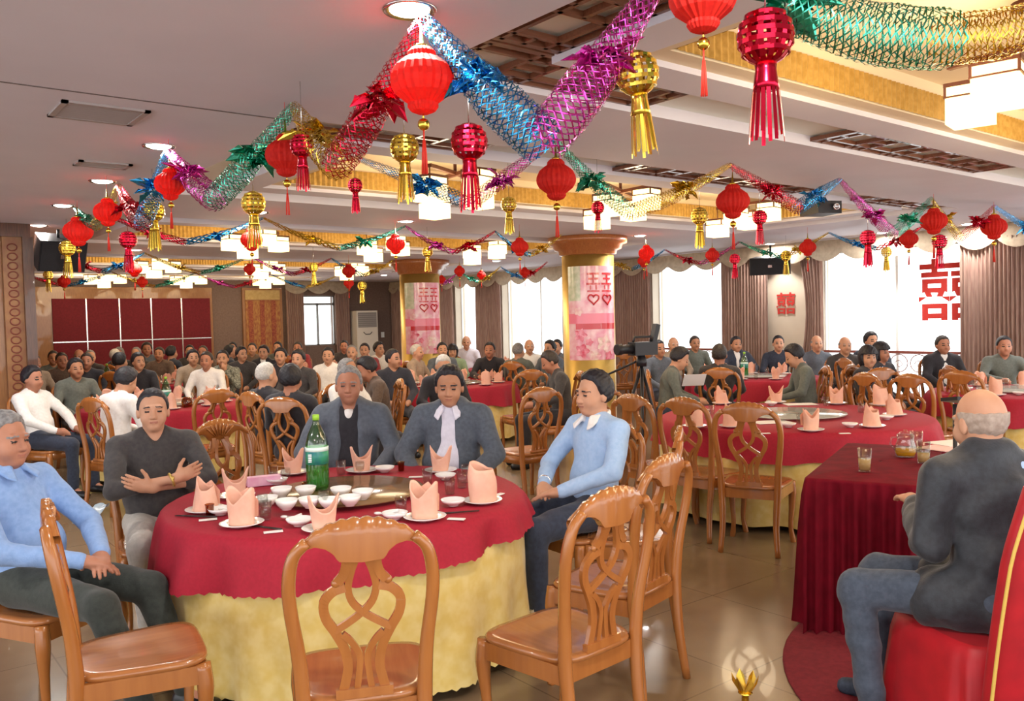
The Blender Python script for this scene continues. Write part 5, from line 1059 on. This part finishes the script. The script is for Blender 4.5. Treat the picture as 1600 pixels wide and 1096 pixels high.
chair(loc[0], loc[1], rz, 'carved chair of the man in light blue', False)
# grey haired man in grey jacket and black polo
P = grow(dict(NEARP, lean=2, yaw=4, pitch=2, hair='short', jacket=.092, vneck=.075, tee=1, seed=8, w=1.04, arms=[((-.29, .0, .78), (-.16, .25, .64)), ((.29, .0, .78), (.16, .25, .64))]))
loc, rz = seat_at(546, 5.62, 3); person_obj(P, dict(skin=M_SKIN3, haircol='grey', shirt=K_BLACK, tee=K_WHITE, jacket=K_GREY, trousers=K_BLACK, shoe=S_BLACK), loc, rz, 'grey haired man in grey jacket over black shirt, behind the green bottle', sc=1.045)
chair(loc[0], loc[1], rz, 'carved chair of the grey haired man in grey jacket', False)
# man in grey suit and pale shirt
P = grow(dict(NEARP, lean=0, yaw=10, pitch=-6, hair='thick', jacket=.083, collar=True, seed=12, w=1.05, belly=.5, arms=[((-.29, .0, .78), (-.14, .26, .64)), ((.29, .0, .78), (.14, .26, .64))]))
loc, rz = seat_at(702, 5.42, -10); person_obj(P, dict(skin=M_SKIN, haircol='black', shirt=K_PALE, collar=K_PALE, jacket=K_SUIT, trousers=K_BLACK, shoe=S_BLACK), loc, rz, 'dark haired man in grey suit and pale open shirt looking down', sc=1.04)
chair(loc[0], loc[1], rz, 'carved chair of the man in the grey suit', False)
# man with crossed arms
P = grow(dict(NEARP, lean=8, yaw=-8, pitch=3, hair='short', seed=21, w=1.1, belly=.9, sleeve='half', vneck=.07, arms=[((-.25, .08, .80), (.07, .175, .80)), ((.25, .09, .79), (-.05, .215, .845))],
    hd=[((.9, .1, .35), (.1, -1, .2), .5), ((-.9, -.05, .3), (-.1, -1, 0), .45)], knees=[(-.16, .40, .53), (.16, .40, .53)]))
loc, rz = seat_at(247, 4.75, 32); pp = person_obj(P, dict(skin=M_SKIN2, haircol='black', shirt=K_CHAR, trousers=cloth('stone', 'b0aaa2', 'bcb6ae'), shoe=S_BLACK), loc, rz, 'stocky man in dark shirt with arms crossed and a wrist watch', sc=1.0)
m = MB(); m.tube([(-.028 + .012 * math.cos(a), .212 + .034 * math.sin(a), .838 + .034 * math.cos(a)) for a in np.linspace(0, 2 * PI, 15)[:-1]], .007, 6, True); m.ball((-.03, .243, .85), .014, 10, 6, (.5, .7, 1)); m.build('wrist_watch', M_BRASS, pp)
chair(loc[0], loc[1], rz, 'carved chair of the man with crossed arms', False)
# man at the left edge in blue shirt
P = grow(dict(NEARP, lean=16, yaw=0, pitch=1, hair='thick', collar=True, seed=31, w=1.05, belly=.4, arms=[((-.25, .02, .76), (-.05, .26, .68)), ((.25, .03, .75), (.06, .27, .68))], hd=[((.7, .7, -.2), (0, .1, -1), .5), ((-.65, .7, -.25), (0, .1, -1), .55)], knees=[(-.14, .44, .52), (.15, .45, .53)], feet=[(-.12, .62, .1), (.16, .66, .1)]))
loc, rz = seat_at(62, 3.72, 72); pp = person_obj(P, dict(skin=M_SKIN3, haircol='grey', shirt=K_BLU2, collar=K_BLU2, trousers=K_OLIVE, shoe=S_BLACK), loc, rz, 'older man in blue shirt in profile at the left edge', sc=1.0)
chair(loc[0], loc[1], rz, 'carved chair of the man in blue shirt at the left edge', False)
m = MB(); m.grid([[(.0 + .09 * j, .012 * math.sin(3 * i + j) + .03 * i, .02 * math.sin(i * 2 + j * 1.3)) for j in range(8)] for i in range(4)]); m.grid([[(.0 + .09 * j, .012 * math.sin(3 * i + j) + .03 * i, .006 + .02 * math.sin(i * 2 + j * 1.3)) for j in range(8)] for i in range(4)])
o = m.build('folded_fan', mat('pale blue plastic', '9fb6c8', .3, 0, 'b8c8d4', 30), None, tuple(np.array(loc) + (.23, .34, .72))); o.scale = (.45, .6, .6); o.rotation_euler = (0, -.1, face(90) - PI); tag(o, 'crumpled pale blue plastic fan held by the man at the left edge', 'fan')
# old man with thin hair, dark jacket, back to us at the velvet table
P = grow(dict(NEARP, lean=-8, twist=-45, yaw=2, pitch=-8, hair='bald', jacket=.05, collar=True, long=1, seed=41, w=1.12, belly=.3, fold=.009, arms=[((-.16, .16, .76), (.20, .27, .84)), ((.28, -.12, .78), (.36, .15, .83))], hd=[((.8, .5, 0), (0, 0, -1), .4), ((.1, .95, 0), (0, 0, -1), .4)], knees=[(-.13, .41, .55), (.16, .40, .55)], feet=[(-.14, .36, .1), (.15, .38, .1)]))
loc, rz = seat_at(1535, 3.2, -126); OLD = (loc, rz); person_obj(P, dict(skin=M_SKIN2, haircol='wisp', shirt=K_LBLUE, collar=K_LBLUE, jacket=cloth('black jacket', '25282e', '30343b', .6), trousers=K_JEAN, shoe=S_BLUE), loc, rz, 'balding old man in dark jacket and jeans with his back turned, at the velvet table', sc=1.03)
# red covered banquet chair under him
t = thing('covered_chair', 'banquet chair in a red cover with gold piping and frog knots at the lower right', 'chair', loc, face(-168)); M_COVER = mat('red satin cover', 'b3121f', .5, 0, 'a00e1b', 10, sheen=.05, bump=.1)
rows = []
for z, e in ((.0, .05), (.2, .035), (.4, .015), (.462, .0), (.472, -.02)):
    row = []
    for i in range(72):
        a = 2 * PI * i / 72; c, s = math.cos(a), math.sin(a); x = abs(c) ** .4 * np.sign(c); y = abs(s) ** .4 * np.sign(s); fo = (.012 * math.sin(12 * a) + .008 * math.sin(19 * a)) * (1 - z / .47); row.append((x * (.25 + e + fo), y * (.25 + e + fo), z))
    rows.append(row)
m = MB(); m.grid(rows, True, True); m.add([(0, 0, .47)] + rows[-1], [(0, 1 + i, 1 + (i + 1) % 72) for i in range(72)], True); m.build('seat_cover', M_COVER, t)
rows = []
for z in np.linspace(0, 1, 16):
    zz = .1 + .98 * z; hw = .255 + .015 * math.sin(z * PI) - (.10 * max(0, z - .75) ** 1.2 * 2); yb = -.27 - .17 * z; row = []
    for i in range(40):
        a = 2 * PI * i / 40; c, s = math.cos(a), math.sin(a); row.append((abs(c) ** .5 * np.sign(c) * hw, yb + abs(s) ** .7 * np.sign(s) * .045, zz))
    rows.append(row)
m = MB(); m.grid(rows, True, True); m.add([(0, -.44, 1.095)] + rows[-1], [(0, 1 + i, 1 + (i + 1) % 40) for i in range(40)], True); m.build('back_cover', M_COVER, t); gp = mat('gold piping', 'd9b75a', .5)
for s in (-1, 1): MB().tube([(s * (.258 + .015 * math.sin(z * PI) - (.10 * max(0, z - .75) ** 1.2 * 2)), -.275 - .17 * z - .03, .1 + .98 * z) for z in np.linspace(0, 1, 20)], .006, 6).build('piping', gp, t)
MB().tube([(x, -.43, 1.085) for x in np.linspace(-.2, .2, 8)], .006, 6).build('piping', gp, t); MB().tube([(.255, y, .475 + .0) for y in np.linspace(-.2, .2, 6)], .005, 6).build('piping', gp, t)
for z in (.45, .68, .9):
    m = MB()
    for s in (-1, 1):
        for (dx, dz) in ((.055, .0), (.035, .022), (.035, -.022)): m.tube([(s * dx + .016 * math.cos(a), -.32 - .173 * (z - .1) - .012, z + dz + .016 * math.sin(a)) for a in np.linspace(0, 2 * PI, 11)[:-1]], .006, 6, True)
    m.ball((0, -.325 - .173 * (z - .1) - .01, z), .014, 8, 6); m.build('frog_knot', gp, t)
# ---------------------------------------------------------------- the crowd
VARI = {}
POSE = {'lap': dict(lean=4), 'table': dict(lean=-5, arms=[((-.26, .1, .82), (-.1, .33, .80)), ((.26, .1, .82), (.1, .33, .80))]), 'back': dict(lean=15, pitch=-6), 'down': dict(lean=-9, pitch=-26, arms=[((-.25, .06, .78), (-.06, .28, .70)), ((.25, .06, .78), (.06, .28, .70))]),
        'left': dict(lean=3, yaw=38), 'right': dict(lean=3, yaw=-38), 'chin': dict(lean=-4, arms=[((-.22, .16, .80), (-.05, .14, 1.02)), ((.25, .1, .80), (.1, .3, .79))], hd=[((.3, .0, 1), (0, -1, 0), .6), DEF['hd'][1]])}
def crowd(px, yt, deg, pose, hair, hcol, sk, top, tro, jk, label, d=None, sc=1.0, seat=True, clab=None):
    key = (pose, hair, bool(jk))
    if key not in VARI:
        q = dict(POSE[pose], hair=hair, jacket=.07 if jk else False, coarse=.024, fine=.012, fold=.006, vneck=.05 if not jk else 0, seed=len(VARI) + 3); VARI[key] = (grow(q), {})
    hor = 500 - (px - 800) * .0239; zt = 1.315 * sc
    if d is None: d = FOC * (EYE - zt) / max(14, yt - hor)
    d = min(d, 19.2); p = atd(px, yt, d)
    for _ in range(24):
        bad = any(math.hypot(p[0] - c[0], p[1] - c[1]) < R + .17 for c, R, *_ in TABLES) or any(math.hypot(p[0] - q[0], p[1] - q[1]) < .56 for q in SPOT)
        if not bad and p[0] < 12.0 and p[1] < 20.6: break
        d += .28 if (p[0] < 11.6 and p[1] < 20.2 and _ < 10) else -.45; p = atd(px, yt, d)
    p = (min(p[0], 11.95), min(p[1], 20.6)); SPOT.append(p); rz = face(deg); hx = .03
    if jk: cols = dict(jacket=top, shirt=jk)
    else: cols = dict(shirt=top)
    cols.update(haircol=hcol, skin=(M_SKIN, M_SKIN2, M_SKIN3)[sk], trousers=tro, shoe=S_BLACK)
    parts, cache = VARI[key]
    if seat: chair(p[0], p[1], rz, clab or ('chair of the ' + label), True)
    return person_obj(parts, cols, (p[0], p[1], 0), rz, label, 'seated guests', sc, cache)
SPOT = [(o.location[0], o.location[1]) for o in bpy.data.objects if o.name.startswith('person')]
B, G, W_, D = 'black', 'grey', 'white', 'dark'
# right side, by the windows
crowd(1050, 531, 80, 'down', 'thick', B, 1, K_GGREY, K_NAVY, None, 'man in grey reading a paper, right of the tripod', d=9.6)
crowd(1034, 531, 20, 'lap', 'short', B, 0, K_GREY, K_NAVY, None, 'dark haired man half hidden by the camcorder', d=12.0)
crowd(1055, 521, 10, 'lap', 'bald', W_, 1, K_TAN, K_BROWN, None, 'bald man in pale shirt before the middle window, left', d=13.6)
crowd(1088, 522, 5, 'lap', 'short', D, 0, K_GGREY, K_BROWN, None, 'man in olive grey before the middle window', d=12.6)
crowd(1124, 534, 165, 'lap', 'short', D, 2, K_CHAR, K_JEAN, None, 'cropped-hair man seen from behind at the window table, in dark clothes', d=10.0)
crowd(1150, 516, 8, 'table', 'short', B, 0, K_NAVY, K_NAVY, K_WHITE, 'man in navy jacket and white collar left of the window table bottle', d=12.4)
crowd(1217, 514, -10, 'lap', 'short', B, 1, K_NAVY, K_BLACK, None, 'man in dark blue jacket under the small red paper cut', d=12.2)
crowd(1252, 528, -95, 'down', 'thick', B, 1, K_GGREY, K_BLACK, None, 'man in grey shirt bending forward, facing left by the window table', d=9.6)
crowd(1279, 517, 0, 'lap', 'bald', G, 1, K_GREY, K_BLACK, None, 'bald man before the gathered curtain', d=12.6)
crowd(1323, 519, -5, 'lap', 'bald', G, 1, K_CHAR, K_BLACK, None, 'bald man in dark shirt before the wide right window', d=11.6)
crowd(1360, 515, -30, 'left', 'thick', B, 1, K_NAVY, K_BLACK, None, 'tall dark haired man before the wide right window', d=11.6, sc=1.03)
crowd(1366, 541, 40, 'right', 'bob', B, 1, K_BLACK, K_BLACK, None, 'woman with black bob looking right', d=9.4, sc=.96)
crowd(1386, 537, 30, 'lap', 'bob', B, 2, K_BLACK, K_BLACK, None, 'woman with black hair behind the one with the bob', d=10.4, sc=.96)
crowd(1478, 523, 0, 'lap', 'short', D, 2, K_BLACK, K_BLACK, K_WHITE, 'man in black suit and white shirt backlit by the wide right window', d=11.0)
crowd(1569, 515, -15, 'table', 'short', B, 2, K_GGREY, K_BLACK, None, 'man in green grey jacket at the right edge by the curtain', d=10.4)
# centre, around the columns
crowd(616, 544, 20, 'left', 'short', B, 0, K_BLACK, K_BLACK, None, 'man in black polo right behind the grey jacket man', d=10.8)
crowd(659, 540, 70, 'lap', 'thin', W_, 1, K_TAN, K_BROWN, None, 'white haired man in profile before the farther column', d=11.4)
crowd(691, 551, 10, 'down', 'thin', W_, 1, K_BLACK, K_BLACK, None, 'white haired man in black just above the grey suit man', d=9.3)
crowd(692, 530, 15, 'lap', 'short', B, 1, K_GREY, K_BLACK, None, 'dark haired man right of the farther column', d=13.2)
crowd(707, 545, 5, 'lap', 'bob', B, 1, K_GREEN, K_BLACK, None, 'woman in pale green behind the white haired man in black', d=12.6, sc=.95)
crowd(728, 520, 0, 'lap', 'bald', W_, 1, K_PALE, K_NAVY, None, 'bald man in pale sweater between the columns', d=13.6, sc=1.04)
crowd(765, 541, -10, 'table', 'short', B, 2, K_BLACK, K_BLACK, None, 'man in black jacket behind the napkins of the middle table', d=11.6)
crowd(814, 526, 150, 'lap', 'thin', G, 1, K_GGREY, K_BROWN, None, 'grey man seen from behind left of the nearer column', d=12.6)
crowd(828, 518, 10, 'lap', 'bald', W_, 1, K_WHITE, K_BROWN, None, 'bald man in white before the far window', d=14.4)
crowd(853, 523, -40, 'lap', 'thick', B, 1, K_GREY, K_BLACK, None, 'man in grey jacket beside the nearer column, facing left', d=13.0)
crowd(866, 524, -30, 'lap', 'short', B, 1, K_GREY, K_BLACK, None, 'man touching the nearer column with his shoulder', d=13.9)
crowd(870, 556, -80, 'down', 'short', D, 2, K_CHAR, K_BLACK, None, 'man bending forward in dark clothes left of the column foot', d=9.6)
crowd(568, 533, 0, 'lap', 'short', B, 1, K_RED, K_BLACK, None, 'man in dull red left of the farther column', d=14.5)
crowd(592, 532, 10, 'left', 'thick', B, 1, K_WHITE, K_BLACK, None, 'man in white beside the farther column', d=14.8)
crowd(585, 563, -70, 'down', 'thick', B, 2, K_BROWN, K_BLACK, None, 'person in brown bending down behind the grey jacket man', d=9.0)
crowd(553, 552, 60, 'lap', 'thin', G, 0, K_WHITE, K_BLACK, None, 'old man in pale shirt behind the grey haired man head', d=8.4)
crowd(510, 531, 0, 'lap', 'short', B, 1, K_WHITE, K_BLACK, None, 'man in white shirt below the small far window, right', d=12.4)
crowd(537, 535, 5, 'lap', 'short', B, 2, K_CHAR, K_BLACK, None, 'dark man before the air conditioner, left', d=15.4)
crowd(548, 538, 0, 'lap', 'thin', G, 1, K_BROWN, K_BLACK, None, 'man in brown before the air conditioner', d=13.6)
# left, behind the crossed-arm man
crowd(428, 566, 140, 'lap', 'thin', W_, 1, K_BLACK, K_BLACK, None, 'white haired man in black turned away, left of the grey jacket man', d=8.0)
crowd(461, 566, 168, 'lap', 'thick', B, 2, K_BLACK, K_BLACK, None, 'black haired man in black with chair back behind him', d=7.4)
crowd(436, 537, 5, 'lap', 'thick', B, 1, K_BLACK, K_BLACK, None, 'man in black behind the white haired man in black', d=12.6)
crowd(461, 540, -10, 'lap', 'thick', B, 1, K_CHAR, K_BLACK, None, 'dark haired man in charcoal beside the one in black', d=11.4)
crowd(409, 531, 0, 'lap', 'thick', B, 1, K_BLACK, K_BLACK, K_WHITE, 'person in black with white collar below the damask panel', d=14.6)
crowd(392, 527, 5, 'lap', 'short', D, 1, K_BROWN, K_BLACK, None, 'man before the damask panel, left', d=17.0)
crowd(431, 527, -5, 'lap', 'short', B, 1, K_GGREY, K_BLACK, None, 'man before the damask panel, right', d=17.0)
crowd(463, 528, 0, 'lap', 'short', D, 2, K_RED, K_BLACK, None, 'man in red below the small far window, left', d=16.4)
crowd(361, 525, 0, 'lap', 'short', B, 1, K_CHAR, K_BLACK, None, 'man before the grey wall strip right of the red panels', d=18.2)
crowd(376, 537, 10, 'left', 'thick', B, 1, K_CHAR, K_BLACK, None, 'dark haired person right of the leaf print shirt', d=14.0)
crowd(347, 540, 10, 'chin', 'short', B, 1, K_PAT, K_BLACK, None, 'man in leaf print shirt with a hand to his face', d=12.4)
crowd(367, 540, 120, 'lap', 'thick', B, 1, K_NAVY, K_BLACK, None, 'person in navy turned away, beside the leaf print shirt', d=15.6)
crowd(314, 535, 0, 'lap', 'thin', D, 2, K_BROWN, K_BLACK, None, 'ruddy man before the last red panel', d=15.6)
crowd(319, 559, 0, 'lap', 'short', D, 2, K_WHITE, K_BLACK, None, 'man in white shirt facing us behind the empty carved chair', d=11.7)
crowd(303, 556, 30, 'lap', 'thick', B, 1, K_TAN, K_BLACK, None, 'dark haired person in tan left of the white shirted man', d=12.9)
crowd(72, 574, 75, 'back', 'thick', B, 2, K_WHITE, K_NAVY, None, 'man in white shirt leaning back by the dark post', d=8.6)
crowd(122, 567, 45, 'lap', 'thick', B, 0, K_GGREY, K_NAVY, None, 'man in grey shirt beside the one leaning back', d=9.6)
crowd(184, 580, 150, 'down', 'thick', B, 1, K_WHITE, K_BLACK, None, 'man in white with bowed head, seen through a carved chair back', d=7.8)
crowd(214, 560, 10, 'left', 'thick', B, 1, K_BLACK, K_BLACK, None, 'man in black shirt above the crossed-arm man', d=11.9)
crowd(195, 566, 160, 'lap', 'thick', B, 1, K_BLACK, K_BLACK, None, 'dark head just left of the man in black shirt', d=12.4)
crowd(83, 543, 30, 'lap', 'short', D, 0, K_GGREY, K_BLACK, None, 'man in grey print shirt at the far left', d=14.4)
crowd(58, 551, 60, 'lap', 'short', D, 2, K_TAN, K_BLACK, None, 'man partly hidden behind the dark post', d=12.4)
crowd(98, 554, 40, 'lap', 'short', D, 2, K_BROWN, K_BLACK, None, 'ruddy man in brown on the left', d=12.8)
crowd(120, 541, 10, 'lap', 'bald', G, 2, K_CHAR, K_BLACK, None, 'bald man before the first red panel', d=15.0)
crowd(137, 543, 0, 'left', 'thin', G, 1, K_CHAR, K_BLACK, None, 'grey haired man beside the bald one', d=14.4)
crowd(134, 557, 20, 'lap', 'short', D, 2, K_BLACK, K_BLACK, None, 'ruddy man in black below the bald one on the left', d=12.2)
crowd(182, 538, 0, 'lap', 'short', G, 2, K_GREY, K_BLACK, None, 'man in grey before the second red panel', d=16.0)
crowd(186, 549, 160, 'lap', 'thin', W_, 1, K_CHAR, K_BLACK, None, 'white haired head turned away on the left', d=13.2)
crowd(209, 540, 0, 'lap', 'thin', G, 1, K_CHAR, K_BLACK, None, 'grey man before the third red panel', d=15.4)
crowd(229, 529, 25, 'lap', 'thick', D, 2, K_GREY, K_BLACK, None, 'taller man before the chrome strip of the panels', d=16.6, sc=1.05)
crowd(246, 539, 5, 'lap', 'short', D, 0, K_BROWN, K_BLACK, None, 'man beside the taller one before the panels', d=15.2)
crowd(274, 539, 150, 'lap', 'thick', B, 1, K_NAVY, K_BLACK, None, 'person in navy turned away before the fourth red panel', d=14.2)
crowd(296, 538, 20, 'lap', 'short', B, 1, K_CHAR, K_BLACK, None, 'man in charcoal before the last panel strip', d=16.2)
# paper in the reader's hands
p = atd(1084, 575, 9.5); m = MB(); m.box(-.13, .13, -.001, .001, -.07, .09); o = m.build('held_paper', mat('white paper', 'f0ebe8', .7), None, (p[0], p[1], .93)); o.rotation_euler = (-.6, 0, face(10)); tag(o, 'white paper held by the man in grey right of the tripod', 'paper')
